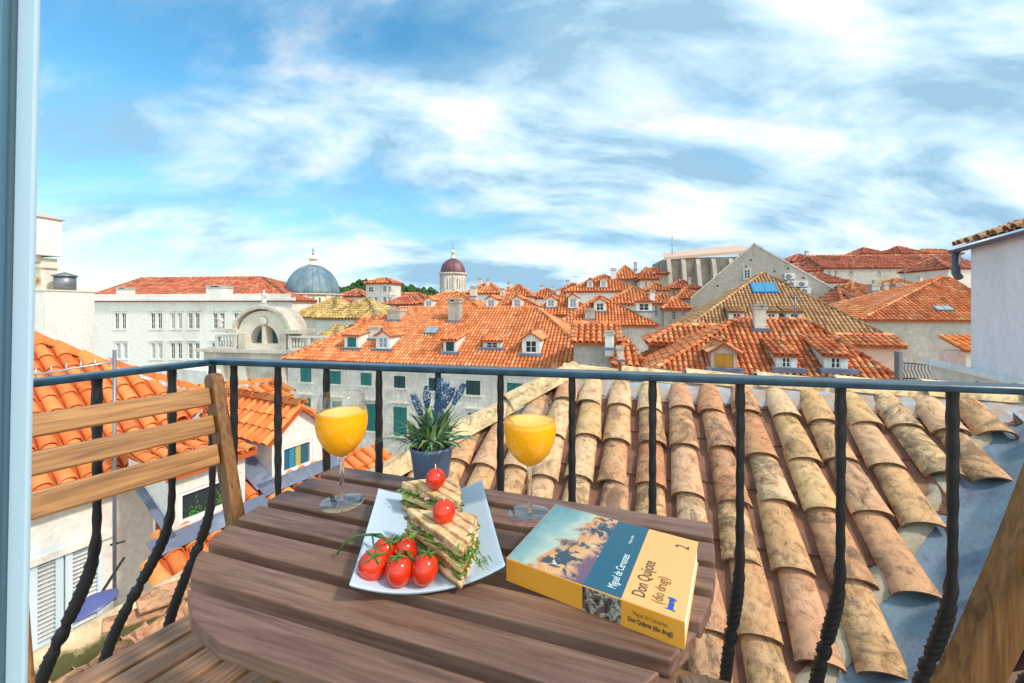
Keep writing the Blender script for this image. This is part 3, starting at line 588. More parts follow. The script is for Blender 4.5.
# row houses behind the long roof
def simple(label, eave, Y, right, ridge, ang=-12, wall='plaster white', roof='tile city', slope=0.5, wins=(), dorm=(), chim=(), il=None, ir=None, ts=(0.30, 0.44), name='town_house', stone_='stone pale', **k):
    h = H(name, label, 'house', eave, Y, ang, right, wall, roof, GR)
    for q in wins: h.win(*q[:4], style=q[4] if len(q) > 4 else 'open', shut=q[5] if len(q) > 5 else 'shutter green', stn=wall)
    h.build(ridge=ridge, slope=slope, il=il, ir=ir, tilesize=ts, **k)
    for q in dorm: h.dormer(*q[:5], pane=q[5] if len(q) > 5 else 'pane grey')
    for q in chim: h.chimney(*q[:4], q[4] if len(q) > 4 else 'plaster cream')
    return h
simple('orange roofed house with white gabled dormer, between the twin chimneys and the cathedral dome', (412, 312), 41, 484, 294, dorm=((424, 433, 300, 308, 'gable'),), chim=((470, 476, 286, 297),))
simple('orange roofed house with two white dormers, just right of the cathedral dome', (478, 312), 40, 546, 294, dorm=((486, 496, 299, 308, 'gable'), (512, 522, 299, 308, 'gable')), il=2, chim=((500, 504, 288, 297),))
simple('orange roofed house with two round headed white dormers, left of the grey walled house', (540, 314), 38, 600, 293, dorm=((546, 556, 299, 308, 'gable'), (568, 578, 297, 309, 'gable')), il=1, chim=((556, 560, 289, 296),))
simple('low orange roof right behind the cathedral drum', (466, 293), 62, 499, 283, ts=(0.5, 0.7), chim=((478, 481, 278, 286), (486, 489, 279, 287)))
simple('red roofed cream house with tiny windows in the far row', (498, 296), 66, 530, 285, wins=((502, 297, 504, 301), (509, 297, 511, 301), (517, 297, 519, 301)), ts=(0.5, 0.7), roof='tile mixed', chim=((507, 510, 282, 288),))
simple('low salmon roofed house in the far row', (526, 298), 70, 562, 289, ts=(0.5, 0.7), roof='tile mixed', chim=((540, 543, 285, 291), (551, 554, 286, 291)))
simple('long red roofed house under the open sky in the far row', (552, 293), 75, 592, 284, ts=(0.5, 0.7), roof='tile red', chim=((566, 569, 280, 286),))
simple('upper orange roofed house with two white dormers on the rise', (566, 291), 55, 642, 275, ts=(0.40, 0.55), dorm=((587, 593, 281, 288, 'gable'), (600, 607, 280, 288, 'gable')), chim=((611, 616, 268, 280, 'plaster white'),))
simple('orange roof with a long lower slope under the upper dormers', (606, 303), 44, 664, 288, ts=(0.36, 0.5), wall='stone pale', wins=((655, 306, 658, 316),), chim=((650, 655, 290, 302, 'plaster white'),))
simple('weathered grey house with orange gable roof in front of the ruined fort', (614, 279), 70, 640, 266, ts=(0.5, 0.7), wall='stone fort', wins=((619, 280, 622, 284), (628, 280, 631, 284)), chim=((634, 637, 262, 270, 'stone grey'),))
simple('cream gabled house beside the weathered grey one', (640, 279), 64, 658, 268, ts=(0.5, 0.7), wall='plaster cream', wins=((645, 281, 647, 286), (652, 281, 654, 286)), roof='tile mixed')
simple('dark stone house with a flat red roof left of the ruined fort', (640, 274), 84, 668, 268, ts=(0.6, 0.8), wall='stone fort', roof='tile red')
simple('small pink roofed house below the ruined fort', (652, 302), 48, 678, 293, ts=(0.4, 0.55), wall='plaster cream', roof='tile mixed', wins=((662, 305, 665, 311),))
simple('narrow tan house with a dark balcony door beside the brown wall', (664, 308), 42, 690, 298, ts=(0.4, 0.55), wall='stone grey', wins=((672, 311, 676, 320), (682, 312, 685, 320)))
simple('cream house with three windows stepping up beside the ruined fort', (646, 290), 60, 668, 283, ts=(0.4, 0.55), wall='plaster cream', roof='tile mixed', wins=((649, 292, 651, 297), (655, 292, 657, 297), (661, 292, 663, 297)))
simple('grey stone house with dark windows under the fort terrace', (668, 288), 62, 700, 280, ts=(0.4, 0.55), wall='stone grey', roof='tile red', wins=((673, 290, 675, 295), (681, 290, 683, 295), (690, 290, 692, 295)), chim=((688, 691, 277, 285, 'stone grey'),))
simple('small stone house between the rampart and the pebbly gable', (812, 282), 60, 848, 273, ang=-10, ts=(0.4, 0.55), wall='stone pale', roof='tile red', wins=((818, 284, 820, 289), (827, 284, 829, 289), (838, 284, 840, 289)), chim=((836, 839, 270, 278, 'stone grey'),))
simple('cream house with a red roof under the long rampart', (894, 288), 55, 930, 279, ang=-4, ts=(0.4, 0.55), wall='plaster cream', roof='tile mixed', wins=((899, 290, 902, 296), (911, 290, 914, 296)), chim=((920, 923, 276, 284),))
simple('small stone house at the foot of the rampart, left part', (852, 292), 50, 884, 283, ang=-4, ts=(0.4, 0.55), wall='stone grey', roof='tile mixed', wins=((858, 294, 861, 300), (868, 294, 871, 300)), chim=((874, 877, 280, 288, 'stone grey'),))
simple('grey tall house between pebble gable and fort', (676, 298), 58, 704, 288, ts=(0.4, 0.55), wall='stone grey', roof='tile mixed', wins=((684, 302, 687, 307),))
simple('small white house with four little windows between the green hill and orange roofs', (384, 304), 60, 420, 297, ts=(0.5, 0.7), wall='plaster white', roof='tile red', wins=((388, 305, 391, 311), (396, 305, 399, 311), (404, 305, 406, 312), (408, 305, 410, 312)))
simple('long grey roofed house below the green hill', (384, 300), 80, 425, 294, ts=(0.7, 0.8), wall='stone grey', roof='tile red')
simple('orange roofed house at the foot of the cathedral drum', (418, 303), 52, 470, 293, ts=(0.5, 0.6), wall='plaster cream')
simple('low red roofed house left of the twin arched white tower', (338, 296), 75, 362, 290, ts=(0.6, 0.8), wall='plaster cream', roof='tile red')

# church of St Blaise: yellow roofs behind the facade
simple('white church hall with mossy yellow hipped roof right behind the baroque facade', (292, 316), 42, 332, 298, wall='plaster cream', roof='tile yellow', ts=(0.36, 0.5), il=3, ir=3)
simple('white church aisle with wide mossy yellow roof right of the blue dome', (316, 317), 40, 376, 299, wall='plaster white', roof='tile yellow', ts=(0.36, 0.5))
simple('small mossy yellow roof next to the balustrade', (310, 344), 33, 332, 325, wall='stone church', roof='tile yellow', ts=(0.32, 0.45), il=1.2)
simple('grey walled chapel with faded slate coloured roof below the wide yellow roof', (340, 338), 31, 386, 318, wall='plaster cream', roof='tile mixed', ts=(0.36, 0.5), il=0.2)

# right hand side
G1 = H('gabled_hall', 'large pebbly grey stone gable with air conditioners behind the brown roof', 'hall', (690, 297), 46, -24, 846, 'stone grey', 'tile mixed', GR)
W = G1.W; xm = G1.lx(754); za = G1.lz(754, 243)
mb = MB(); sc_ = [G1.L(0, 0, -G1.bz), G1.L(W, 0, -G1.bz), G1.L(W, 0, 0.1), G1.L(xm, 0, za), G1.L(0, 0, -0.1)]
mb.quad(sc_); mb.quad([p + Vector((0, 0.6, 0)) for p in reversed(sc_)])
for i in range(5): a_, b_ = sc_[i], sc_[(i + 1) % 5]; mb.quad([a_, a_ + Vector((0, 0.6, 0)), b_ + Vector((0, 0.6, 0)), b_])
mb.build('wall', MATS['stone grey'], G1.root)
mb = MB(); 
for i in (2, 3):
    a_, b_ = sc_[i], sc_[i + 1]; d_ = (b_ - a_).normalized(); M = Matrix.Translation(a_ + Vector((0, -0.08, 0.02))) @ Matrix.Rotation(-math.atan2(d_.z, d_.x), 4, 'Y')
    mb.box((0, 0, 0), ((b_ - a_).length, 0.76, 0.16), M=M)
mb.build('coping', MATS['stone pale'], G1.root)
rnd = random.Random(3)
mb = MB()
for i in range(26):
    px = rnd.uniform(715, 830); py = rnd.uniform(260, 292); x = G1.lx(px); z = G1.lz(px, py)
    lim = za * (x / xm) if x < xm else za * (W - x) / (W - xm)
    if z > lim - 0.7: continue
    mb.box(G1.L(x, -0.012, z), G1.L(x + 0.2, 0.003, z + 0.2))
mb.build('putlog_hole', MATS['pane dark'], G1.root)['kind'] = 'stuff'
for (a, b, c, d) in ((744, 270, 750, 279),):
    x0 = G1.lx(a); x1 = G1.lx(c); mb = window_mesh(x0, x1, G1.lz(a, d) + G1.bz, G1.lz(a, b) + G1.bz, 'open', y=-0.16); mb.build('window', [MATS['pane dark'], MATS['frame white'], MATS['shutter green'], MATS['stone pale']], G1.root)
def aircon(px, py, lab):
    p = G1.wpt(G1.lx(px), -0.05, G1.lz(px, py)); r = empty('air_conditioner', p, R(-24), lab, 'air conditioner', 'air conditioners on the pebbly gable')
    mb = MB(); mb.box((-0.45, -0.35, 0), (0.45, 0, 0.62)); mb.build('casing', MATS['frame white'], r, bevel=0.02)
    mb = MB(); 
    M = Matrix.Translation((-0.1, -0.352, 0.31)) @ Matrix.Rotation(R(90), 4, 'X')
    n0 = len(mb.v); mb.lathe([(0.25, 0), (0.25, 0.02), (0.20, 0.025), (0.05, 0.02)], 20, 0)
    mb.v = [tuple(M @ Vector(v)) for v in mb.v]; mb.build('fan_grille', MATS['grey metal'], r)
    mb = MB(); mb.box((-0.4, -0.3, -0.06), (-0.34, 0.45, -0.003)); mb.box((0.34, -0.3, -0.06), (0.4, 0.45, -0.003)); mb.build('bracket', MATS['grey metal'], r)
aircon(789, 279.5, 'upper left air conditioner on the pebbly stone gable'); aircon(791.5, 286.8, 'lower air conditioner of the left pair on the stone gable')
aircon(802, 287, 'upper air conditioner of the right pair on the stone gable'); aircon(804.5, 294, 'lowest right air conditioner on the stone gable')
mb = MB(); 
# side hall roof behind the gable
a_ = G1.L(0, 0.62, -0.3); b_ = G1.L(xm, 0.62, za - 0.25); c_ = G1.L(W, 0.62, -0.1)
for (p, q) in ((a_, b_), (b_, c_)): mb.quad([p, q, q + Vector((0, 14, 0)), p + Vector((0, 14, 0))])
mb.build('roof', MATS['tile mixed pan'], G1.root)

Bn = H('town_house', 'tall brown tiled roof with a blue skylight, in front of the pebbly gable', 'house', (684, 330), 27, -20, 880, 'plaster brown', 'tile brown', GR)
Bn.build(apex=(763, 273), slope=0.62, tilesize=(0.23, 0.36))
Bn.dormer(729, 744.5, 312, 322, 'shed', pitch=0.22, wf=0.5, roof='tile brown'); Bn.dormer(764, 779, 312, 322, 'shed', pitch=0.22, wf=0.5, roof='tile brown'); Bn.dormer(786, 803, 312, 322, 'shed', pitch=0.22, wf=0.5, roof='tile brown')
Bn.skylight(753, 284, 774, 294, 'shutter blue', 'blue plastic')

Fr = H('town_house', 'near orange tiled hipped roof with three dormers, one with an orange shutter', 'house', (652, 371), 15.5, -17, 899, 'plaster pink', 'tile mixed', GR)
Fr.build(ridge=320, rpx=(737, 806), slope=0.60, tilesize=(0.20, 0.31), seg=5)
Fr.dormer(711, 737, 352, 370, 'gable', pane='shutter orange', style='shut', shut='shutter orange', wall='plaster pink', wf=0.72)
Fr.dormer(776, 797, 355, 370, 'shed', pitch=0.27, wf=0.45); Fr.dormer(824, 848, 355, 371, 'shed', pitch=0.27, wf=0.45)
Fr.chimney(755, 766, 304, 331, 'plaster cream')
W1 = H('town_house', 'orange tiled side roof over a stained brown wall, left of the near hipped roof', 'house', (652, 340.5), 20, -15, 735, 'plaster brown', 'tile mixed', GR)
W1.build(ridge=326, slope=0.5, tilesize=(0.26, 0.38), ir=0.5, il=1.3)
W2 = H('town_house', 'low orange tiled side roof over a pink wall, right of the near hipped roof', 'house', (822, 343), 20, -15, 901, 'plaster pink', 'tile mixed', GR)
W2.build(ridge=335.5, slope=0.4, tilesize=(0.26, 0.38), il=0.5, ir=0.0)

F1 = H('farmhouse', 'stone walled house with broad red hipped roof and a skylight, left of the lavender wall', 'house', (862, 318), 27, -14, 1016, 'stone grey', 'tile mixed', GR)
F1.build(ridge=279, rpx=(940, 985), slope=0.55, tilesize=(0.25, 0.38))
F1.skylight(937, 307.5, 948, 312)
simple('small red roof with a white dormer and a dark window behind the stone house', (846, 310), 36, 905, 287, ang=-4, wall='plaster pink', roof='tile red', ts=(0.36, 0.5), dorm=((866, 882, 300, 310, 'shed', 'pane dark'),), chim=((872, 880, 284, 292, 'stone grey'), (884, 889, 283, 291, 'stone grey')))
simple('second small red roof with grey chimneys behind the stone house', (885, 304), 40, 950, 290, ang=-4, wall='plaster pink', roof='tile red', ts=(0.36, 0.5), chim=((896, 906, 283, 294, 'stone grey'), (930, 936, 283, 292, 'stone grey')))
R1 = simple('very long stone rampart building with a red roof and one dark arch below the skyline', (824, 268), 78, 985, 256, ang=-3, wall='stone grey', roof='tile red', ts=(0.6, 0.8), name='rampart_building', il=1, ir=1,
       wins=((828, 270, 831, 275), (850, 270, 853, 275), (878, 270, 881, 275), (915, 269, 918, 275), (935, 269, 938, 275), (842, 279, 850, 289, 'bare'), (892, 280, 896, 287), (905, 281, 912, 285), (932, 281, 938, 286)))
simple('pale house with a red roof on the skyline left of the rampart', (792, 262), 92, 828, 255, ang=-3, wall='plaster cream', roof='tile red', ts=(0.7, 0.9), wins=((800, 264, 802, 267), (812, 264, 814, 267)), chim=((806, 809, 251, 257),))
simple('small red roofed house under the skyline house', (797, 271), 70, 820, 264, ang=-3, wall='plaster cream', roof='tile red', ts=(0.6, 0.8))
simple('square grey stone tower house on the right skyline', (864, 254), 96, 887, 248.5, ang=-3, wall='stone grey', roof='tile red', ts=(0.7, 0.9), wins=((870, 256, 872, 259),))
simple('low red roofed house between the two skyline towers', (884, 257), 98, 918, 251, ang=-3, wall='stone grey', roof='tile red', ts=(0.7, 0.9), chim=((894, 897, 247, 253), (905, 908, 247, 253)))
simple('pointed red roofed house on the right skyline', (904, 254), 94, 926, 247, ang=-3, wall='plaster cream', roof='tile red', ts=(0.7, 0.9), wins=((912, 256, 914, 259),))
simple('flat grey house at the right end of the skyline', (922, 254), 97, 962, 250, ang=-3, wall='stone grey', roof='tile mixed', ts=(0.7, 0.9), wins=((930, 256, 932, 258), (940, 256, 942, 258), (950, 256, 952, 258)))
simple('tall cream house at the far right beside the wall', (948, 268), 60, 975, 258, ang=-3, wall='plaster cream', roof='tile red', ts=(0.5, 0.7), wins=((955, 271, 958, 276),))

# ruined fort with buttresses
Ft = H('ruined_fort', 'ruined brown stone fort with buttresses and a pale sloping top left of the pebbly gable', 'fort', (666, 258), 86, -8, 752, 'stone fort', 'tile mixed', GR)
mb = MB(); W = Ft.W
mb.box(Ft.L(0, 0, -Ft.bz), Ft.L(W, 14, 0)); mb.build('wall', MATS['stone fort'], Ft.root)
mb = MB(); mb.quad([Ft.L(-0.6, -0.6, 0.1), Ft.L(W + 0.6, -0.6, 1.4), Ft.L(W + 0.6, 8, 3.6), Ft.L(0.8, 8, 2.1)]); mb.quad([Ft.L(-0.6, -0.6, 0.1), Ft.L(W + 0.6, -0.6, 1.4), Ft.L(W + 0.6, -0.6, 0.8), Ft.L(-0.6, -0.6, -0.5)])
mb.quad([Ft.L(W + .6, -0.6, 0.8), Ft.L(W + 0.6, -0.6, 1.4), Ft.L(W + 0.6, 8, 3.6), Ft.L(W + .6, 8, 0.8)]); mb.build('roof', MATS['plaster pink'], Ft.root)
for i, x in enumerate((0, 0.17, 0.34, 0.52, 0.72, 0.9)):
    mb = MB(); x0 = W * x
    b = len(mb.v); pr = [(-3.2, -9.5), (-3.0, -8.0), (-1.2, -1.5), (-0.6, -0.4), (-0.003, -0.4), (-0.003, -9.5)]
    for xx in (x0, x0 + 0.8):
        for (y, z) in pr: mb.v.append(tuple(Ft.L(xx, y, z)))
    mb.face(range(b, b + 6)); mb.face(reversed(range(b + 6, b + 12)))
    for k in range(6): k2 = (k + 1) % 6; mb.face((b + k, b + k2, b + 6 + k2, b + 6 + k))
    mb.build('buttress', MATS['stone grey'], Ft.root)
mb = MB(); mb.box(Ft.L(-6, -4.5, -Ft.bz), Ft.L(W * 0.8, -3.3, -9.4)); mb.build('terrace_wall', MATS['stone church'], Ft.root)
mb = MB(); mb.tube([Ft.L(2, 3, 0), Ft.L(2, 3, 5.2)], 0.09, 6); mb.tube([Ft.L(1.2, 3, 3.2), Ft.L(2.8, 3, 3.2)], 0.06, 6); mb.build('mast', MATS['grey metal'], Ft.root)

# twin arched white bell tower
T1 = H('bell_house', 'tall white stone house with two arched openings, right of the blue dome', 'house', (366, 283), 66, -14, 390, 'stone pale', 'tile mixed', GR)
for b in ((368.5, 287, 373, 292, 'bare'), (374.5, 297, 377, 301, 'bare'), (368.5, 297, 371, 301, 'bare'), (383, 286, 386, 292, 'bare'), (388, 286, 391, 292, 'bare'), (383, 297, 386, 304, 'bare'), (388, 297, 391, 304, 'bare')): T1.win(*b)
T1.build(D=3.5, slope=0.45,  tilesize=(0.5, 0.7))

# ------------------------------------------------------------------ domes
def dome(name, label, pxc, pybase, Y, rpx, hpx, drum_px, drum_h, dm, rib, lantern_h, wall='stone church', oct_=False, ground_h=0):
    c = P(pxc, pybase, Y); r = rpx / F * Y; h = hpx / F * Y; dr = drum_px / F * Y; dh = drum_h / F * Y; lh = lantern_h / F * Y
    root = empty(name, (c.x, c.y, c.z - dh - ground_h), R(11), label, 'dome'); z0 = dh + ground_h
    mb = MB(); mb.lathe([(dr, 0), (dr, z0 - dh * 0.12)], 16 if not oct_ else 8, smooth=not oct_); mb.lathe([(dr * 1.05, z0 - dh * 0.12 + .002), (dr * 1.09, z0 - dh * 0.05), (dr * 1.09, z0 - 0.001)], 16 if not oct_ else 8, smooth=not oct_); 
    for k in range(8):
        a = 2 * math.pi * k / 8; M = Matrix.Rotation(a, 4, 'Z'); mb.box((dr * 0.95, -0.22 * dr / 3, z0 - dh * .95), (dr * 1.035, 0.22 * dr / 3, z0 - dh * .13), M=M)
    mb.build('drum', MATS[wall], root)
    for k in range(8):
        a = 2 * math.pi * (k + 0.5) / 8; wn_ = MB(); M = Matrix.Rotation(a, 4, 'Z'); ww = dr * 0.13
        wn_.box((dr * 0.9, -ww, z0 - dh * 0.78), (dr * 0.985 if not oct_ else dr * 0.93, ww, z0 - dh * 0.28), M=M); f2 = MB()
        o = wn_.build('window', MATS['pane dark'], root)
    mb = MB(); pr = [(r * math.cos(t), z0 + h * math.sin(t)) for t in [math.pi / 2 * i / 14 for i in range(14)]] + [(r * 0.06, z0 + h)]
    mb.lathe(pr, 48); 
    for k in range(rib):
        a = 2 * math.pi * k / rib; pts = [(p * 1.004 * math.cos(a), p * 1.004 * math.sin(a), z) for (p, z) in pr]; mb.tube(pts, r * 0.012, 4)
    mb.build('shell', MATS[dm], root)
    mb = MB(); lr = r * 0.16; zt = z0 + h * 0.985
    mb.lathe([(lr * 1.2, zt), (lr * 1.2, zt + lh * .06), (lr * .8, zt + lh * .07), (lr * .8, zt + lh * .34), (lr * 1.1, zt + lh * .36), (lr * 1.1, zt + lh * .40), (lr * .8, zt + lh * .46), (lr * .3, zt + lh * .56), (lr * .12, zt + lh * .6)], 12)
    b_ = MB(); mb.build('lantern', MATS['plaster cream'], root)
    mb = MB(); mb.tube([(0, 0, zt + lh * .58), (0, 0, zt + lh)], lr * .12, 6); mb.lathe([(lr * .05, zt + lh * .62), (lr * .32, zt + lh * .67), (lr * .05, zt + lh * .72)], 10); mb.box((-lr * .45, -lr * .08, zt + lh * .86), (lr * .45, lr * .08, zt + lh * .89)); mb.build('finial', MATS['grey metal'], root)
m = mat('dome blue', (0.16, 0.24, 0.30), 0.55, 0.1); nn = N(m); v = nn.coord(scale=(1, 1, 0.5)); a = nn.noise(v, 1.0, 6, 0.7); nn.base(nn.ramp(a, [(0.3, (0.06, 0.12, 0.18)), (0.5, (0.14, 0.22, 0.27)), (0.72, (0.32, 0.36, 0.36))]))
m = mat('dome maroon', (0.16, 0.06, 0.07), 0.5, 0.1); nn = N(m); v = nn.coord(scale=(1, 1, 0.4)); a = nn.noise(v, 0.7, 6, 0.7); nn.base(nn.ramp(a, [(0.3, (0.08, 0.03, 0.04)), (0.55, (0.18, 0.07, 0.08)), (0.75, (0.28, 0.16, 0.16))]))
dome('church_dome', 'blue grey lead dome with a small cross, left of the green hill', 313, 294, 48, 24.5, 29, 26, 14, 'dome blue', 24, 17, 'plaster cream', ground_h=11)
dome('cathedral_dome', 'tall maroon dome on a cream stone drum near the picture centre', 453, 273, 84, 12.2, 14.5, 12.6, 21, 'dome maroon', 16, 16, 'stone church', ground_h=14)

# ------------------------------------------------------------------ baroque church facade
C = H('church_facade', 'pale baroque church facade with arched pediment, half round window and balustrades', 'church', (209, 348), 34, -10, 332, 'stone church', 'tile yellow')
W = C.W
mb = MB(); mb.box(C.L(0, 0, -C.bz), C.L(W, 3, -1.1)); mb.box(C.L(-0.2, -0.3, -0.9), C.L(W + 0.2, 3, -0.25)); mb.box(C.L(-0.6, -0.7, -0.248), C.L(W + 0.6, 3, 0.0)); mb.box(C.L(0.05, -0.1, -1.1), C.L(W - .05, 2.9, -0.902))
mb.build('wall', MATS['stone church'], C.root)
for px in (222, 244, 283, 305, 322):
    x = C.lx(px); mb = MB(); mb.box(C.L(x - 0.4, -0.28, -9), C.L(x + 0.4, -0.003, -1.3)); mb.box(C.L(x - 0.55, -0.4, -1.298), C.L(x + 0.55, -0.003, -0.95)); mb.build('pilaster', MATS['plaster cream'], C.root)
xa, xb = C.lx(239), C.lx(289); xc = (xa + xb) / 2; rr = (xb - xa) / 2; hh = (345 - 306.5) / F * C.wpt(xc, 0, 0).y - rr * 0.72
# arched central block with a real half round opening
wr = rr * 0.58; zb = 0.45; pts_o = []; n = 20
for k in range(n + 1): a = math.pi * k / n; pts_o.append((xc + rr * math.cos(a), hh + rr * 0.72 * math.sin(a)))
pts_i = [(xc + wr * math.cos(math.pi * k / n), zb + wr * 1.15 * math.sin(math.pi * k / n)) for k in range(n + 1)]
mb = MB()
for k in range(n):
    for (y, fl) in ((0.0, 0), (1.5, 1)): mb.quad([C.L(pts_o[k][0], y, pts_o[k][1]), C.L(pts_o[k + 1][0], y, pts_o[k + 1][1]), C.L(pts_i[k + 1][0], y, pts_i[k + 1][1]), C.L(pts_i[k][0], y, pts_i[k][1])])
    mb.quad([C.L(pts_o[k][0], 0, pts_o[k][1]), C.L(pts_o[k + 1][0], 0, pts_o[k + 1][1]), C.L(pts_o[k + 1][0], 1.5, pts_o[k + 1][1]), C.L(pts_o[k][0], 1.5, pts_o[k][1])])
    mb.quad([C.L(pts_i[k][0], 0, pts_i[k][1]), C.L(pts_i[k + 1][0], 0, pts_i[k + 1][1]), C.L(pts_i[k + 1][0], 1.5, pts_i[k + 1][1]), C.L(pts_i[k][0], 1.5, pts_i[k][1])])
for sg in (-1, 1):
    x0 = xc + sg * wr; x1 = xc + sg * rr
    mb.quad([C.L(x0, 0, 0.0), C.L(x1, 0, 0.0), C.L(x1, 0, hh), C.L(x0, 0, zb)]); mb.quad([C.L(x1, 0, 0), C.L(x1, 1.5, 0), C.L(x1, 1.5, hh), C.L(x1, 0, hh)])
mb.box(C.L(xc - wr, 0.004, 0.0), C.L(xc + wr, 1.5, zb))
mb.box(C.L(xc - 0.15, -0.02, zb), C.L(xc + 0.15, 0.9, zb + wr * 1.1))
mb.build('pediment', MATS['plaster cream'], C.root)
mb = MB(); mb.quad([C.L(xc - wr * 1.1, 0.8, zb), C.L(xc + wr * 1.1, 0.8, zb), C.L(xc + wr * 1.1, 0.8, zb + wr * 1.3), C.L(xc - wr * 1.1, 0.8, zb + wr * 1.3)]); mb.build('window', MATS['pane teal'], C.root)
mb = MB(); arc = [C.L(xc + (rr + 0.15) * math.cos(math.pi * k / n), -0.35, hh + (rr * 0.72 + 0.15) * math.sin(math.pi * k / n)) for k in range(n + 1)]
for k in range(n):
    a_, b_ = arc[k], arc[k + 1]; c1 = Vector((xc, 0, hh + C.bz)); up = lambda p: Vector(((p.x - c1.x) * 0.09, 0, (p.z - c1.z) * 0.09 + 0.05))
    q0, q1 = a_ + up(a_), b_ + up(b_); dy = Vector((0, 2.0, 0))
    mb.quad([a_, b_, q1, q0]); mb.quad([q0, q1, q1 + dy, q0 + dy]); mb.quad([a_, b_, b_ + dy, a_ + dy])
for sg in (-1, 1): mb.box(C.L(xc + sg * (rr + 0.55) - 0.65, -0.4, hh - 0.15), C.L(xc + sg * (rr + 0.55) + 0.65, 1.6, hh + 0.15))
mb.build('cornice', MATS['stone church'], C.root)
for sg in (-1, 1): mb = MB(); x = xc + sg * (rr - 0.42); mb.box(C.L(x - 0.3, -0.2, 0.01), C.L(x + 0.3, -0.003, hh - 0.16)); mb.build('pilaster', MATS['stone church'], C.root)
mb = MB(); M_ = Matrix.Translation(C.L(xc, -0.1, hh + rr * 0.36)) @ Matrix.Rotation(R(90), 4, 'X'); mb.lathe([(0.05, 0.05), (0.26, 0.10), (0.34, 0.05), (0.40, 0)], 16); mb.v = [tuple(M_ @ Vector(v)) for v in mb.v]; mb.build('rosette', MATS['statue stone'], C.root)
for (a, b) in ((218, 238), (291, 331)):
    x0, x1 = C.lx(a), C.lx(b); mb = MB(); mb.box(C.L(x0, -0.25, 0.002), C.L(x1, 0.05, 0.18)); mb.box(C.L(x0, -0.28, 1.0), C.L(x1, 0.08, 1.15)); n2 = int((x1 - x0) / 0.3)
    for k in range(n2 + 1):
        xx = x0 + 0.08 + (x1 - x0 - 0.16) * k / n2
        if k % 6 == 0: mb.box(C.L(xx - 0.14, -0.26, 0.181), C.L(xx + 0.14, 0.06, 0.999))
        else: mb.lathe([(0.05, 0), (0.10, 0.22), (0.10, 0.35), (0.045, 0.6), (0.06, 0.818)], 7, c=C.L(xx, -0.1, 0.181))
    mb.build('balustrade', MATS['statue stone'], C.root)
def statue(px, pyfoot, pytop, Y, lab):
    p = P(px, pyfoot, Y); h = (pyfoot - pytop) / F * Y; mb = MB(); k = h / 1.8
    # robed figure: pedestal, flowing robe, torso, arms and head in one body
    mb.box((-.36 * k, -.3 * k, 0), (.36 * k, .3 * k, .16 * k))
    mb.lathe([(.30 * k, .161 * k), (.27 * k, .5 * k), (.20 * k, .95 * k), (.24 * k, 1.2 * k), (.26 * k, 1.38 * k), (.10 * k, 1.5 * k), (.07 * k, 1.55 * k), (.115 * k, 1.62 * k), (.12 * k, 1.70 * k), (.08 * k, 1.79 * k), (.02 * k, 1.82 * k)], 12)
    mb.tube([(.22 * k, 0, 1.38 * k), (.38 * k, -.08 * k, 1.15 * k), (.30 * k, -.28 * k, 1.05 * k)], [.08 * k, .07 * k, .045 * k], 8); mb.tube([(-.22 * k, 0, 1.38 * k), (-.36 * k, -.06 * k, 1.2 * k), (-.34 * k, -.2 * k, 1.5 * k)], [.08 * k, .07 * k, .045 * k], 8)
    o = mb.build('statue', MATS['statue stone']); o.location = p; meta(o, lab, 'statue', 'stone statues on the church facade')
pY = C.wpt(xc, 0, 0).y
statue(264, 305.5, 290, pY + 0.5, 'pale stone statue on top of the arched pediment, left of the blue dome')
statue(221, 329.5, 316, C.wpt(C.lx(221), 0, 0).y, 'pale stone statue on the left balustrade of the church')

# ------------------------------------------------------------------ far left blocks
def block(name, label, cat, pts_px, Y, D, zb, m, ang=-6, parts=()):
    pass
tw = P(28, 290, 13.2)
root = empty('chimney_tower', (tw.x, tw.y, -14), R(-12), 'tall cream rooftop tower with an overhanging head, at the far left edge', 'tower')
k = 13.2 / F; zt = lambda py: -(py - HY) / F * 13.2 + 14; wx = lambda px: (px - 28) * k
mb = MB(); mb.box((-1.5, 0, 0), (wx(46), 0.4, zt(258))); mb.box((-1.5, -0.08, zt(268)), (wx(48), 0.45, zt(264.5))); mb.build('shaft', MATS['plaster cream'], root)
mb = MB(); mb.box((-1.6, -0.2, zt(256)), (wx(52), 0.42, zt(219))); mb.build('head', MATS['plaster white'], root, bevel=0.02)
for q in (wx(34), wx(39), wx(44)): mb = MB(); mb.box((q - 0.05, -0.17, zt(262)), (q + 0.06, -0.002, zt(256.1))); mb.build('bracket', MATS['plaster cream'], root)
mb = MB(); a_ = [(-1.75, -0.27, zt(219) + .002), (wx(54), -0.27, zt(219) + .002), (wx(54), .5, zt(219) + .002), (-1.75, .5, zt(219) + .002)]; mb.quad(a_)
ap = Vector((wx(30), 0.1, zt(211)))
for i in range(4): mb.quad([a_[i], a_[(i + 1) % 4], ap])
mb.build('cap', MATS['plaster pink'], root)
mb = MB(); mb.tube([(wx(35), -0.09, zt(281)), (wx(38), -0.10, zt(283)), (wx(43), -0.10, zt(282)), (wx(46), -0.09, zt(279))], 0.06, 8); mb.build('lamp', MATS['brass'], root)
lw = P(45, 291, 12.4)
root = empty('white_block', (lw.x, lw.y, -14), R(-3), 'plain white rendered block below the cream tower at far left', 'building'); k = 12.4 / F
mb = MB(); hh_ = lw.z + 14; mb.box((-1.6, 0, 0), (0, 1.40, hh_)); mb.build('wall', MATS['plaster near'], root)
mb = MB(); mb.box((-1.6, -0.03, hh_ + .002), (.03, 1.43, hh_ + 0.05)); mb.build('coping', MATS['plaster cream'], root, bevel=.01)
vp = P(65, 291, 13.3)
root = empty('roof_vent', vp, 0, 'dark slate coloured metal vent with a conical cap on the white block', 'vent'); k = 12.7 / F
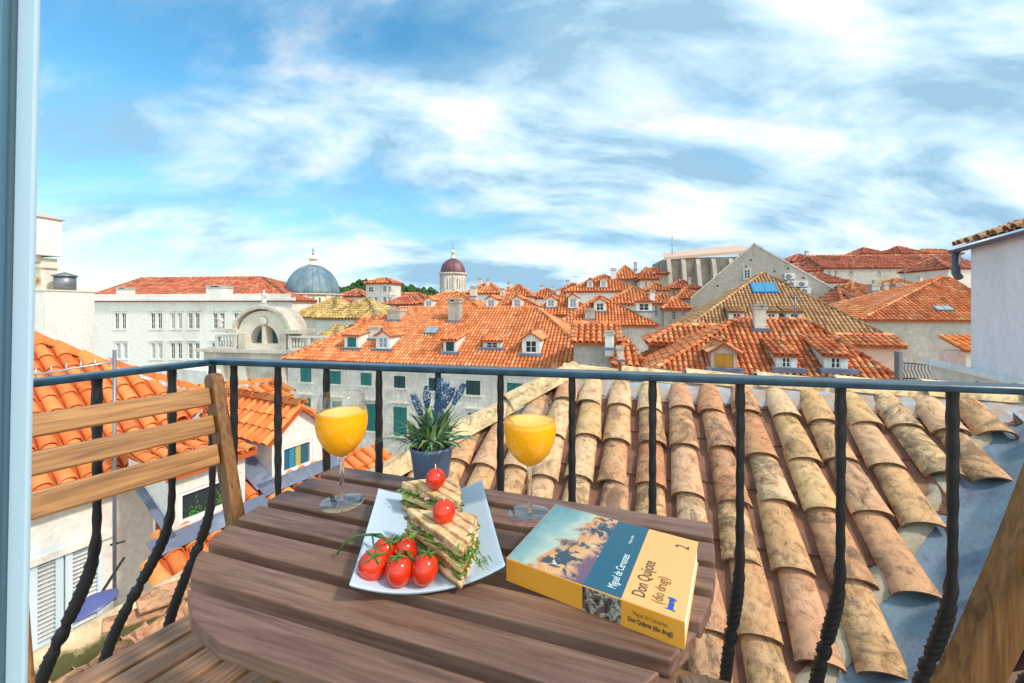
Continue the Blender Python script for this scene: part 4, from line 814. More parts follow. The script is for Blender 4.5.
mb = MB(); mb.lathe([(8.3 * k, 0), (8.3 * k, 16 * k)], 20); mb.build('pipe', MATS['grey metal'], root)
mb = MB(); mb.lathe([(9.8 * k, 15 * k), (9.8 * k, 16.2 * k), (1 * k, 19.5 * k), (0.2 * k, 19.8 * k)], 20); mb.build('cap', MATS['grey metal'], root)

def aerial(px, py, Y, hpx, lab):
    p = P(px, py, Y); h = hpx / F * Y; k = h / 2.0; r = empty('tv_aerial', p, R(40 * math.sin(px)), lab, 'aerial', 'television aerials on the roofs')
    mb = MB(); mb.tube([(0, 0, 0), (0, 0, h)], 0.03, 5); mb.build('pole', MATS['grey metal'], r)
    mb = MB(); mb.tube([(-.5 * k, 0, h * .95), (.5 * k, 0, h * .95)], 0.02, 4)
    for i in range(6): x = (-.45 + i * .18) * k; mb.tube([(x, -.25 * k, h * .95), (x, .25 * k, h * .95)], 0.014, 4)
    mb.build('boom', MATS['grey metal'], r)
aerial(503, 312, 30.5, 20, 'television aerial on the ridge of the long orange roof'); aerial(392, 312, 30, 17, 'television aerial beside the left chimney of the long orange roof'); aerial(628, 300, 34, 19, 'television aerial above the grey walled house')
aerial(576, 290, 50, 14, 'television aerial over the far row of red roofs'); aerial(795, 322, 17, 26, 'television aerial near the right end of the near hipped ridge'); aerial(905, 285, 38, 15, 'television aerial on the small red roofs behind the stone house')
# ------------------------------------------------------------------ near left houses (all turned 27 degrees)
LA = R(27); ld = Vector((math.sin(LA), math.cos(LA), 0)); ln = Vector((math.cos(LA), -math.sin(LA), 0)); UP = Vector((0, 0, 1))   # ld along eaves, ln points down-slope
def solve_line(px, O):  # point on the line O + s*ld that projects to px
    u = (px - HX) / F; s = (u * O.y - O.x) / (ld.x - u * ld.y); return O + ld * s
def hitplane(px, py, O, slope):
    d = Vector(((px - HX) / F, 1, -(py - HY) / F)); n = ln * slope + UP; return d * (n.dot(O) / n.dot(d))
# white house with the louvred shutters and big orange tiles
E0 = P(90, 497, 5.7); SL = 0.55
e1 = solve_line(-60, E0); e2 = solve_line(153, E0)
root = empty('shuttered_house', (e2.x, e2.y, -14), 0, 'near white house with pale blue louvred shutters and round orange tiles, left below the rail', 'house')
off = lambda p: Vector(p) - root.location
def plane_tiles(root, name, O, poly_px, s, row, m, slope=SL, seg=7, lift=0.0, band=None):
    V = (-ln + UP * slope).normalized(); U = ld
    pts = [hitplane(px, py, O, slope) for (px, py) in poly_px]; poly = [((p - O).dot(U), (p - O).dot(V)) for p in pts]
    mb = MB(); mb.quad([off_(root, p) for p in pts], 1); tiles(mb, off_(root, O), U, V, poly, s, row, seg, 0, fill=0.43, thick=True)
    return mb, pts
def off_(root, p): return Vector(p) - root.location
mb, pts = plane_tiles(root, 'roof', E0, [(-60, 530), (30, 505), (108, 488), (153, 479), (172, 440), (215, 395), (170, 388), (108, 366), (28, 338), (-60, 300)], 0.24, 0.40, 'tile orange')
top1 = hitplane(-60, 300, E0, SL); top2 = hitplane(28, 338, E0, SL); top3 = hitplane(108, 366, E0, SL); top4 = hitplane(205, 393, E0, SL)
for a_, b_ in ((top1, top2), (top2, top3), (top3, top4)): ridge_tiles(mb, off_(root, a_) + UP * .05, off_(root, b_) + UP * .0, 0.10, 0.42, lift=0)
mb.build('roof', [MATS['tile orange'], MATS['tile orange pan']], root, fix=False)
mb = MB(); zl = e2.z
A = [off_(root, e1), off_(root, e2)]; dn = ln * 0.0
back = -ln * 3.2
mb.quad([A[0], A[1], A[1] - UP * 9, A[0] - UP * 9]); mb.quad([A[1], A[1] + back, A[1] + back - UP * 9, A[1] - UP * 9]); mb.quad([A[1], A[1] + back + UP * SL * 3.2, A[1] + back])
mb.build('wall', MATS['plaster near'], root)
mb = MB(); M = Matrix.Translation(A[0]) @ Matrix((ld, ln, UP)).transposed().to_4x4(); Ln = (e2 - e1).length
mb.box((0, -0.25, -0.02), (Ln + 0.05, 0.16, 0.10), M=M); mb.build('eave', MATS['eave band'], root, bevel=.015)
# louvred shutters: two leaves on the wall
def shutter_leaf(px0, px1, pyt, pyb):
    a = solve_line(px0, E0); b = solve_line(px1, E0); mid = (a + b) / 2; zt_ = -(pyt - HY) / F * mid.y; zb_ = -(pyb - HY) / F * mid.y; w_ = (b - a).length
    M = Matrix.Translation(off_(root, Vector((a.x, a.y, zb_)))) @ Matrix((ld, ln, UP)).transposed().to_4x4(); h = zt_ - zb_
    mb = MB(); t = 0.07
    mb.box((0, 0.01, 0), (t, 0.05, h), M=M); mb.box((w_ - t, 0.01, 0), (w_, 0.05, h), M=M); mb.box((t, 0.01, 0), (w_ - t, 0.048, t), M=M); mb.box((t, 0.01, h - t), (w_ - t, 0.048, h), M=M)
    n = int((h - 2 * t) / 0.055)
    for i in range(n):
        z = t + (i + 0.5) * (h - 2 * t) / n; Ms = M @ Matrix.Translation((0, 0.03, z)) @ Matrix.Rotation(R(40), 4, 'X'); mb.box((t, -0.025, -0.004), (w_ - t, 0.025, 0.004), M=Ms)
    mb.build('shutter', MATS['shutter pale'], root)
shutter_leaf(28, 62, 548, 645); shutter_leaf(64, 103, 538, 628)
a = solve_line(20, E0); b = solve_line(112, E0); mb = MB(); z1_ = -(528 - HY) / F * b.y; z0_ = z1_ - 1.75
M = Matrix.Translation(off_(root, Vector((a.x, a.y, z0_)))) @ Matrix((ld, ln, UP)).transposed().to_4x4(); mb.box((0, 0.002, 1.66), ((b - a).length, 0.10, 1.75), M=M); mb.box(((b - a).length - .12, 0.002, 0), ((b - a).length, 0.06, 1.658), M=M); mb.build('window_frame', MATS['plaster near'], root)

# lower roof that carries two dormers
D0 = P(317, 478, 7.4); SL3 = 0.50
rl = empty('dormer_house', (D0.x, D0.y, -14), 0, 'lower house with an orange round tiled roof carrying two white dormers, behind the left glass', 'house')
root_keep = root; root = rl
mb, pts = plane_tiles(rl, 'roof', D0, [(154, 600), (200, 590), (290, 530), (380, 520), (430, 480), (385, 452), (320, 440), (262, 420), (225, 425), (190, 440), (156, 500)], 0.24, 0.38, 'tile orange', slope=SL3, seg=6)
mb.build('roof', [MATS['tile orange'], MATS['tile orange pan']], rl, fix=False)
lo = hitplane(240, 560, D0, SL3)
mb = MB(); M = Matrix.Translation(off_(rl, lo + ln * 1.2 - UP * 0.9)) @ Matrix((ld, ln, UP)).transposed().to_4x4(); mb.box((0.3, -1.0, -9), (4.2, 0, -0.3), M=M); mb.build('wall', MATS['plaster near'], rl)
def near_dormer(px, py, wid, h, kind, rise=0.42, roofm='tile orange', lab=None, depth=None, winbox=(0.18, 0.82, 0.25, 0.8), pane='pane teal'):
    """front-left foot of the dormer is at pixel; front faces ln"""
    o = hitplane(px, py, D0, SL3); M = Matrix.Translation(off_(rl, o)) @ Matrix((ld, ln, UP)).transposed().to_4x4(); q = lambda x, y, z: M @ Vector((x, y, z))
    hr = wid / 2 * rise if kind == 'gable' else 0; dep = depth or h / SL3
    mb = MB(); wx0, wx1, wz0, wz1 = winbox[0] * wid, winbox[1] * wid, winbox[2] * h, winbox[3] * h
    panel(mb, q(0, 0, 0), q(1, 0, 0) - q(0, 0, 0), wid, 0, h, [(wx0, wx1, wz0, wz1)], ln, 0.08)
    for x in (0, wid): mb.quad([q(x, 0, 0), q(x, 0, h), q(x, -dep, h), q(x, -h / SL3 * 1.0, h) if depth is None else q(x, -dep, dep * SL3 if dep * SL3 < h else h)])
    if kind == 'gable': mb.quad([q(0, 0, h), q(wid, 0, h), q(wid / 2, 0, h + hr)])
    part = mb.build('dormer', MATS['plaster near'], rl)
    if lab: part['label'] = lab
    rb = MB(); e = 0.12
    if kind == 'gable':
        depr = (h + hr) / SL3
        for sg, xe in ((-1, -e), (1, wid + e)):
            zl_ = h + 0.03 - e * hr / (wid / 2); a_ = q(xe, e, zl_); b_ = q(xe, -dep, zl_); c_ = q(wid / 2, -depr, h + hr + .03); d_ = q(wid / 2, e, h + hr + .03)
            rb.quad([a_, b_, c_, d_], 1); U = -ln; V = (d_ - a_).normalized(); rb.quad([a_, d_, d_ - UP * .05, a_ - UP * .05], 1)
            tiles(rb, a_, U, V, [(0, 0), (dep + e, 0), (depr + e, (d_ - a_).length), (0, (d_ - a_).length)], 0.20, 0.26, 6, 0, thick=True)
        ridge_tiles(rb, q(wid / 2, e, h + hr + .04), q(wid / 2, -depr, h + hr + .04), 0.10, 0.34)
    else:
        t = 0.12; dz = dep * t; a_ = q(-e, e, h + .02); b_ = q(wid + e, e, h + .02); c_ = q(wid + e, -dep * 1.2, h + dep * 1.2 * t + .02); d_ = q(-e, -dep * 1.2, h + dep * 1.2 * t + .02)
        rb.quad([a_, b_, c_, d_], 1); rb.quad([a_, b_, b_ - UP * .07, a_ - UP * .07], 1); U = ld; V = (d_ - a_).normalized(); tiles(rb, a_, U, V, [(0, 0), ((b_ - a_).length, 0), ((b_ - a_).length, (c_ - b_).length), (0, (c_ - b_).length)], 0.20, 0.30, 6, 0, thick=True)
    rb.build('dormer_roof', [MATS[roofm], MATS[roofm + ' pan']], part, fix=False)
    lb = MB(); lb.box((-0.30, 0.004, 0.03), (wid + 0.25, 0.28, 0.045), M=M @ Matrix.Rotation(-math.atan(SL3), 4, 'X') @ Matrix.Translation((0, 0, 0.08)))
    lb.box((-0.34 if kind == 'gable' else -0.10, -dep, 0.06), (-0.004, 0.1, 0.075), M=M @ Matrix.Rotation(-math.atan(SL3), 4, 'X') @ Matrix.Translation((0, 0, 0.05))); lb.build('flashing', MATS['lead'], part)
    wm = MB(); wm.box((wx0, -0.075, wz0), (wx1, -0.06, wz1), 0, M=M); f_ = 0.05
    for (x0, x1, z0, z1) in ((wx0, wx0 + f_, wz0, wz1), (wx1 - f_, wx1, wz0, wz1), (wx0 + f_, wx1 - f_, wz0, wz0 + f_), (wx0 + f_, wx1 - f_, wz1 - f_, wz1)): wm.box((x0, -0.058, z0), (x1, -0.015, z1), 1, M=M)
    win = wm.build('window', [MATS[pane], MATS['frame white']], part); 
    return part, M, (wx0, wx1, wz0, wz1), win
part, M, wb, win = near_dormer(272, 484, 0.98, 0.78, 'gable', 0.85, winbox=(0.18, 0.80, 0.10, 0.72), lab='white gabled dormer with a blue and yellow curtain')
for i, c in enumerate(((0.02, 0.10, 0.18), (0.03, 0.22, 0.36), (0.38, 0.36, 0.10))):
    mat('curtain %d' % i, c, 0.7); mb = MB(); x0 = wb[0] + 0.05 + i * 0.12; mb.box((x0, -0.059, wb[2] + 0.05), (x0 + 0.10, -0.05, wb[3] - 0.05), M=M); mb.build('curtain', MATS['curtain %d' % i], part)
part, M, wb, win = near_dormer(172, 538, 0.95, 0.86, 'shed', depth=1.3, winbox=(0.08, 0.95, 0.14, 0.66), pane='pane dark', lab='white shed dormer with a long window and small plants inside')
mat('leaf near', (0.06, 0.22, 0.03), 0.6); rnd = random.Random(9); mb = MB()
for i in range(90):
    x = rnd.choice((wb[0] + 0.2, wb[0] + 0.55)) + rnd.gauss(0, 0.06); z = wb[2] + 0.06 + abs(rnd.gauss(0, 0.08)); a = rnd.random() * 6.28; d_ = Vector((math.cos(a), 0, math.sin(a))) * 0.04; p = Vector((x, -0.055 + rnd.random() * 0.02, z))
    mb.quad([M @ p, M @ (p + d_ + Vector((0.012, 0, 0))), M @ (p + d_ * 1.6), M @ (p + d_ - Vector((0.012, 0, 0)))])
mb.build('window_plants', MATS['leaf near'], part)['kind'] = 'stuff'
root = root_keep
# small tiled roof behind the gabled dormer
rb_ = empty('back_house', (P(235, 415, 9.5).x, 9.5, -14), 0, 'small orange tiled roof with a pale mortar ridge behind the gabled dormer', 'house')
O3 = P(260, 415, 9.2); V = (-ln + UP * 0.4).normalized()
pts = [hitplane(a, b, O3, 0.4) for a, b in ((205, 425), (298, 406), (291, 396), (272, 384), (200, 393))]
mb = MB(); mb.quad([off_(rb_, p) for p in pts], 1); tiles(mb, off_(rb_, O3), ld, V, [((p - O3).dot(ld), (p - O3).dot(V)) for p in pts], 0.24, 0.38, 6, 0, thick=True, fill=0.43)
ridge_tiles(mb, off_(rb_, pts[4]) + UP * .05, off_(rb_, pts[3]) + UP * .05, 0.11, 0.4); ridge_tiles(mb, off_(rb_, pts[2]) + UP * .05, off_(rb_, pts[3]) + UP * .05, 0.11, 0.4)
mb.build('roof', [MATS['tile orange'], MATS['tile orange pan']], rb_, fix=False)
mb = MB(); p = [off_(rb_, q) for q in pts]; mb.quad([p[0], p[1], p[1] - UP * 9, p[0] - UP * 9]); mb.quad([p[1], p[2], p[2] - UP * 9, p[1] - UP * 9]); mb.quad([p[2], p[3], p[3] - UP * 9, p[2] - UP * 9]); mb.build('wall', MATS['plaster pink'], rb_)

# white terrace wall seen below the rail corner
tw_ = P(215, 430, 11.5); o = MB(); o.box((-2.2, 0, 0), (-0.35, 0.4, 14 + P(215, 372, 11.5).z)); q = o.build('white_wall', MATS['plaster white']); q.location = (tw_.x, tw_.y, -14); q.rotation_euler.z = R(-20); meta(q, 'plain white wall with a slanting cable seen behind the top of the left chair', 'wall')
# antenna mast with boom and a small blue dish
mp = P(114.5, 600, 4.6); mast = empty('antenna_mast', mp, 0, 'thin grey antenna mast with a long white boom, in front of the shuttered house', 'antenna')
zt_ = P(114.5, 350, 4.6).z - mp.z; mb = MB(); mb.tube([(0, 0, 0), (0, 0, zt_)], 0.018, 8); mb.build('pole', MATS['grey metal'], mast)
mb = MB(); a_ = P(20, 377, 4.2) - mp; b_ = P(118, 361, 4.62) - mp; mb.tube([a_, b_], 0.012, 6)
for t in (0.15, 0.3, 0.45, 0.6, 0.75, 0.9): c_ = a_.lerp(b_, t); mb.tube([c_ + Vector((0, 0, -.05)), c_ + Vector((0, 0, 0.07))], 0.006, 5)
mb.build('boom', MATS['light metal'], mast)
mb = MB(); mb.lathe([(0.001, 0.0), (0.06, 0.006), (0.10, 0.02), (0.12, 0.04), (0.118, 0.042), (0.09, 0.02), (0.001, 0.006)], 16, cap=False); M = Matrix.Translation(P(106, 457, 4.5) - mp) @ Matrix.Rotation(R(-60), 4, 'Z') @ Matrix.Rotation(R(75), 4, 'X'); mb.v = [tuple(M @ Vector(v)) for v in mb.v]; mb.tube([P(106, 457, 4.52) - mp, Vector((0, 0, P(114, 457, 4.6).z - mp.z))], 0.01, 6); mb.build('dish', MATS['blue metal'], mast)
for (px, py, dx) in ((114.5, 545, 0.05),): mb = MB(); z = P(px, py, 4.6).z - mp.z; mb.tube([(-dx, 0, z), (dx * 1.3, 0.06, z + .01)], 0.012, 6); mb.build('clamp', MATS['dark metal'], mast)
# blue lamp hood on the wall
hp = P(92, 606, 3.85); hood = empty('wall_lamp', hp, R(30), 'blue enamel lamp hood in front of the louvred shutter', 'lamp')
mb = MB(); mb.lathe([(0.19, 0), (0.192, 0.01), (0.15, 0.035), (0.07, 0.075), (0.03, 0.09), (0.001, 0.092)], 24, cap=False); M = Matrix.Rotation(R(-14), 4, 'Y'); mb.v = [tuple(M @ Vector(v)) for v in mb.v]; mb.build('hood', MATS['blue metal'], hood)
mb = MB(); mb.tube([(0, 0, 0.05), (0.0, 0.12, -0.02), (0.0, 0.9, -0.03)], 0.014, 8); mb.build('arm', MATS['dark metal'], hood)

# ------------------------------------------------------------------ low mossy wall and broken tiles under the rail
ca = R(22); cd = Vector((math.sin(ca), math.cos(ca), 0)); cn = Vector((math.cos(ca), -math.sin(ca), 0))
c0 = P(60, 640, 2.75); 
cw = empty('coping_wall', (c0.x, c0.y, c0.z - 1.2), 0, 'sandy mortar coping with green moss below the left of the rail', 'wall')
M = Matrix.Translation((0, 0, 1.2)) @ Matrix((cd, cn, UP)).transposed().to_4x4(); rnd = random.Random(12)
mb = MB(); n = 40; prof = [(-0.07, -1.2), (-0.07, -0.03), (-0.04, 0.0), (0.0, 0.01), (0.04, -0.01), (0.065, -0.05), (0.09, -0.12), (0.10, -1.2)]
for i in range(n + 1):
    for (y, z) in prof: x = -1.2 + 4.2 * i / n; j = noise.noise(Vector((x * 4, y * 7, z))) * 0.035; mb.v.append(tuple(M @ Vector((x, y + j, z + j * 0.7))))
k = len(prof)
for i in range(n):
    for q in range(k - 1): mb.face((i * k + q, i * k + q + 1, (i + 1) * k + q + 1, (i + 1) * k + q), 0, smooth=True)
m = mat('mossy coping', (0.6, 0.45, 0.28), 0.95, spec=0.1); nn = N(m); v = nn.coord(); a = nn.noise(v, 9, 8, 0.7, 0.5); b = nn.noise(v, 4, 6, 0.7)
sp = nn.n('ShaderNodeSeparateXYZ'); nn.l(nn.coord(), sp.inputs[0]); c = nn.ramp(a, [(0.3, (0.38, 0.27, 0.16)), (0.5, (0.62, 0.46, 0.28)), (0.7, (0.72, 0.58, 0.40))])
zf = nn.math('ADD', b, nn.math('MULTIPLY', nn.math('SUBTRACT', 1.16, sp.outputs[2]), 3.0)); c = nn.mix(nn.ramp(zf, [(0.55, (0, 0, 0)), (0.68, (1, 1, 1))]), c, (0.10, 0.10, 0.04)); nn.base(c); nn.bump(a, 0.6, 0.01)
mb.build('wall', m, cw)
pc = empty('porch_roof', (c0.x, c0.y, c0.z - 1.0), 0, 'patch of weathered terracotta tiles with broken pieces below the left chair', 'roof')
M = Matrix.Translation((0, 0, 0.86)) @ Matrix((cd, cn, UP)).transposed().to_4x4()
mb = MB(); q = lambda x, y, z: M @ Vector((x, y, z)); mb.quad([q(-1.2, 0.08, -.06), q(2.8, 0.08, -.06), q(2.8, 2.1, -1.06), q(-1.2, 2.1, -1.06)], 1)
dv = (q(0, 0.08, -.06) - q(0, 2.1, -1.06)).normalized(); O_ = q(-1.2, 2.1, -1.06)
mb2 = mb; tiles(mb2, O_, cd, dv, [(0, 0), (4, 0), (4, 2.25), (0, 2.25)], 0.26, 0.42, 8, 0, fill=0.46, jit=2.0, thick=True, pan=2)
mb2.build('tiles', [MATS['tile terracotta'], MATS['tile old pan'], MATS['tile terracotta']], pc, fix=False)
for (px, py, Y, rz, w_, h_, lab) in ((165, 596, 2.55, 20, 0.16, 0.28, 'broken flat terracotta tile propped on the mossy coping'), (137, 617, 2.42, 28, 0.10, 0.30, 'darker broken tile lying beside the propped one')):
    p = P(px, py, Y); mb = MB(); mb.prism([(-w_ / 2, -h_ / 2), (w_ * .42, -h_ * .55), (w_ / 2, h_ * .4), (w_ * .1, h_ * .5), (-w_ * .46, h_ * .42)], 0, 0.018, col=(0.4, 0.9, 0.5)); o = mb.build('broken_tile', MATS['tile terracotta'], bevel=.003); o.location = p; o.rotation_euler = (R(-14), R(24), R(-rz - 10)); meta(o, lab, 'roof tile', 'broken tiles on the mossy wall')

# ------------------------------------------------------------------ big weathered roof beyond the rail
er = Vector((0.951, -0.309, 0)); es = Vector((0.309, 0.951, 0)); SR = 0.577; ZR = -0.60; VR = 3.38
def rp(u, v, dz=0): return er * u + es * v + UP * (ZR - SR * (VR - v) + dz)
nr = empty('weathered_roof', rp(0.6, 1.1) - UP * 0.5, 0, 'large weathered roof of sandy round tiles with moss and stains, filling the view right of the table', 'roof')
nb = nr.location.copy()
U = er; V = (es + UP * SR).normalized(); vl = 1 / math.cos(math.atan(SR))
O = rp(0, 0); ul, ur, v0 = -0.56, 2.34, 1.05
hv = 2.3   # where the hip ends
polyw = [(-1.75, 2.19), (-1.75, v0), (ur - (VR - v0) - 0.12, v0), (ur - 0.12, VR), (ul, VR)]
poly = [(a, b * vl) for (a, b) in polyw]
mb = MB(); mb.quad([rp(a, b, -0.01) - nb for (a, b) in polyw], 1)
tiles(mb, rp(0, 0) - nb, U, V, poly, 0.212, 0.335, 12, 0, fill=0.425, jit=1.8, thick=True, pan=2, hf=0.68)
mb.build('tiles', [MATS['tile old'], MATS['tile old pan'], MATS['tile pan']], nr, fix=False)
mb = MB(); ridge_tiles(mb, rp(ul - .05, VR, .0) - nb, rp(ur + 0.4, VR, .0) - nb, 0.095, 0.44, seg=10, jit=2, lift=0.0); ridge_tiles(mb, rp(ul - (VR - 2.19), 2.19, .02) - nb, rp(ul, VR, .0) - nb, 0.105, 0.46, seg=10, jit=2)
mb.build('ridge', MATS['tile ridge'], nr, fix=False)
# lumpy mortar bed with painted patches below the ridge
mb = MB(); n = 90
for i in range(n + 1):
    u = ul + (ur - ul) * i / n
    for (dv_, dz) in ((0.03, 0.05), (-0.06, 0.055), (-0.14, 0.05), (-0.20, 0.01)):
        j = noise.noise(Vector((u * 9, dv_ * 20, 1))) * 0.03; mb.v.append(tuple(rp(u, VR + dv_ + j, dz + 0.6 * j) - nb))
for i in range(n):
    for q in range(3): mb.face((i * 4 + q, i * 4 + q + 1, (i + 1) * 4 + q + 1, (i + 1) * 4 + q), 0, smooth=True)
m = mat('mortar bed', (0.4, 0.35, 0.3), 0.9); nn = N(m); v = nn.coord(); a = nn.noise(v, 7, 8, 0.75, 0.8); b = nn.noise(v, 16, 5, 0.6)
nn.base(nn.mix(nn.ramp(b, [(0.45, (0, 0, 0)), (0.6, (1, 1, 1))]), nn.ramp(a, [(0.32, (0.20, 0.20, 0.05)), (0.45, (0.42, 0.33, 0.25)), (0.56, (0.30, 0.42, 0.52)), (0.68, (0.56, 0.50, 0.42))]), (0.45, 0.28, 0.22))); nn.bump(a, 0.8, 0.02)
mb.build('mortar', m, nr)
mb = MB(); mb.quad([rp(*polyw[1], -0.1) - nb, rp(*polyw[2], -.1) - nb, Vector((rp(*polyw[2]).x, rp(*polyw[2]).y, -14)) - nb, Vector((rp(*polyw[1]).x, rp(*polyw[1]).y, -14)) - nb])
mb.quad([rp(*polyw[0], -0.1) - nb, rp(*polyw[1], -.1) - nb, Vector((rp(*polyw[1]).x, rp(*polyw[1]).y, -14)) - nb, Vector((rp(*polyw[0]).x, rp(*polyw[0]).y, -14)) - nb])
a_ = rp(ul, VR, -.1) - nb; b_ = rp(*polyw[0], -.1) - nb; mb.quad([b_, a_, a_ - UP * 1.4, b_ - UP * .7]); mb.build('underside', MATS['plaster brown'], nr)
# valley flashing and the wing to its right
mb = MB(); n = 30; u_ = lambda v: ur - (VR - v)
for i in range(n + 1):
    v = 1.0 + (VR + 0.1 - 1.0) * i / n; j = noise.noise(Vector((v * 5, 0, 0))) * 0.02
    for (du, dz) in ((-0.17, 0.006), (-0.02, 0.008), (0.03, 0.03), (0.20, 0.20 * SR + 0.025), (0.42, .42 * SR + 0.03)): mb.v.append(tuple(rp(u_(v) + du + j, v, dz) - nb))
for i in range(n):
    for q in range(4): mb.face((i * 5 + q, i * 5 + q + 1, (i + 1) * 5 + q + 1, (i + 1) * 5 + q), 0, smooth=True)
mb.build('valley', MATS['flashing'], nr)
mb = MB(); n = 120
for i in range(n + 1):
    v = 1.1 + (VR - 1.15) * i / n
    for (du, dz) in ((-0.24, 0.0), (-0.20, 0.03), (-0.15, 0.03), (-0.11, 0.012)): j = noise.noise(Vector((v * 11, du * 9, 2))); mb.v.append(tuple(rp(u_(v) + du + j * 0.05, v, dz * (1 + 0.5 * j)) - nb))
for i in range(n):
    for q in range(3): mb.face((i * 4 + q, i * 4 + q + 1, (i + 1) * 4 + q + 1, (i + 1) * 4 + q), 0, smooth=True)
mb.build('mortar', MATS['mortar'], nr)
wg = empty('roof_wing', rp(ur + .6, 1.0) - UP * .5, 0, 'second slope of old tiles rising behind the right chair, past the blue valley flashing', 'roof'); wb_ = wg.location.copy()
wp = lambda u, v: er * u + es * v + UP * (ZR - SR * (ur - u))
pw = [(ur - 0.0, VR), (ur - (VR - 0.5), 0.5), (ur, 0.5)]; Vw = (er + UP * SR).normalized(); mb = MB()
mb.quad([wp(a, b) - wb_ + UP * .0 for (a, b) in pw], 1); Oq = wp(0, 0) - wb_
tiles(mb, Oq, -es, Vw, [(-b, a * vl) for (a, b) in [(ur - 0.0, VR - .38), (ur - (VR - 0.5) + .38, 0.5), (ur, 0.5)]], 0.212, 0.335, 10, 0, fill=0.385, jit=1.5, thick=True, pan=2)
mb.build('tiles', [MATS['tile old'], MATS['tile old pan'], MATS['tile old']], wg, fix=False)

# ------------------------------------------------------------------ lavender wall with gutter on the right
wa = P(971, 249, 7.2); wd = Vector((0.42, -1, 0)).normalized(); 
# find the wall direction: eave climbs to (1024,226)
lv = empty('lavender_house', (wa.x, wa.y, -14), 0, 'smooth pale lavender wall under a dark gutter and brown roof tiles at the right edge', 'building'); lb = lv.location.copy()
ez = wa.z; u = (1030 - HX) / F; Yb = -(234 - HY) / F; Yb = ez / Yb; wbp = Vector((u * Yb, Yb, ez)); wd = (wbp - wa).normalized(); wnn = Vector((wd.y, -wd.x, 0)); 
if wnn.x > 0: wnn = -wnn
Ax = wa; Bx = wa + wd * 5.5; bk = -wnn * 4
mb = MB(); mb.quad([Ax - lb, Bx - lb, Bx - lb - UP * 10, Ax - lb - UP * 10]); bb = Vector((1.0, 0.35, 0)).normalized() * 4; mb.quad([Ax - lb, Ax + bb - lb, Ax + bb - lb - UP * 10, Ax - lb - UP * 10]); mb.build('wall', MATS['plaster lavender'], lv)
mb = MB(); g0 = Ax - wd * 0.35 + wnn * 0.13 + UP * 0.02; g1 = Bx + wnn * 0.13 + UP * 0.02; x_ = wnn; 
b = len(mb.v); sg = 8
for p in (g0, g1):
    for r_ in (0.06, 0.053):
        for k in range(sg + 1): a = math.pi + math.pi * k / sg; mb.v.append(tuple(p - lb + x_ * r_ * math.cos(a) + UP * r_ * math.sin(a)))
m1 = sg + 1
for k in range(sg):
    mb.face((b + k, b + k + 1, b + 2 * m1 + k + 1, b + 2 * m1 + k), smooth=True); mb.face((b + m1 + k, b + m1 + k + 1, b + 3 * m1 + k + 1, b + 3 * m1 + k), smooth=True); mb.face((b + k, b + k + 1, b + m1 + k + 1, b + m1 + k))
mb.quad([g0 - lb + x_ * .06, g0 - lb - x_ * .13, g1 - lb - x_ * .13, g1 - lb + x_ * .06]); mb.build('gutter', MATS['gutter grey'], lv)
mb = MB(); dp = Ax - wd * 0.22 + wnn * 0.12; mb.tube([dp - lb, dp - lb - UP * 0.42, dp - lb - UP * 0.5 + wd * .12], 0.06, 12); mb.build('downpipe', MATS['gutter grey'], lv)
mb = MB(); tO = Ax - wd * 0.2 + wnn * 0.16 + UP * 0.06; tV = (-wnn + UP * 0.4).normalized(); mb.quad([tO - lb, tO + wd * 5.7 - lb, tO + wd * 5.7 + tV * 1.6 - lb, tO + tV * 1.6 - lb], 1); tiles(mb, tO - lb, wd, tV, [(0, 0), (5.7, 0), (5.7, 1.5), (0, 1.5)], 0.24, 0.38, 8, 0, thick=True, jit=2, pan=0)
mb.build('roof', [MATS['tile old'], MATS['tile old pan']], lv, fix=False)
# terrace parapet in front of it
t0 = P(930, 365, 8.0); t1 = P(1060, 388, 5.3); t1.z = t0.z; tp = empty('terrace', (t0.x, t0.y, -14), 0, 'pale cream terrace slab at the foot of the lavender wall', 'terrace'); tb = tp.location.copy(); d_ = (t1 - t0).normalized(); n_ = Vector((-d_.y, d_.x, 0))
mb = MB(); mb.quad([t0 - tb, t1 - tb, t1 - tb - UP * 9, t0 - tb - UP * 9]); mb.quad([t0 - tb, t1 - tb, t1 - tb + n_ * 2.5, t0 - tb + n_ * 2.5]); mb.quad([t0 - tb, t0 - tb + n_ * 2.5, t0 - tb + n_ * 2.5 - UP * 9, t0 - tb - UP * 9]); mb.build('slab', MATS['plaster cream'], tp)
mb = MB(); M = Matrix.Translation(t0 - tb) @ Matrix((d_, n_, UP)).transposed().to_4x4(); mb.box((-.05, -.06, 0.003), ((t1 - t0).length, 0.18, 0.09), M=M); mb.build('kerb', MATS['plaster near'], tp, bevel=.01)
fp = P(901, 362, 12.5); fe = empty('iron_fence', fp - UP * 0.62, R(-8), 'short dark iron fence with curled bars behind the ridge, left of the terrace', 'fence'); k = 12.5 / F
mb = MB(); mb.tube([(0, 0, 0.6), (36 * k, 0, 0.52)], 0.02, 6); mb.tube([(0, 0, 0.12), (36 * k, 0, 0.1)], 0.02, 6); mb.build('rail', MATS['dark metal'], fe)
for i in range(12): mb = MB(); x = (1.5 + i * 3) * k; mb.tube([(x + .05 * math.sin(t * 6.3), 0, 0.02 + 0.56 * t) for t in [q / 8 for q in range(9)]], 0.018, 5); mb.build('bar', MATS['grey metal'], fe)
mb = MB(); mb.box((-.12, -.1, -.2), (-.02, .1, 0.95)); mb.build('post', MATS['grey metal'], fe)
q = P(966, 353, 14); ht = empty('garden_hut', (q.x, q.y, -14), R(-6), 'tiny hut with orange tiles and a green door beside the lavender wall', 'hut'); k = 14 / F; zz_ = 14 + P(966, 352, 14).z
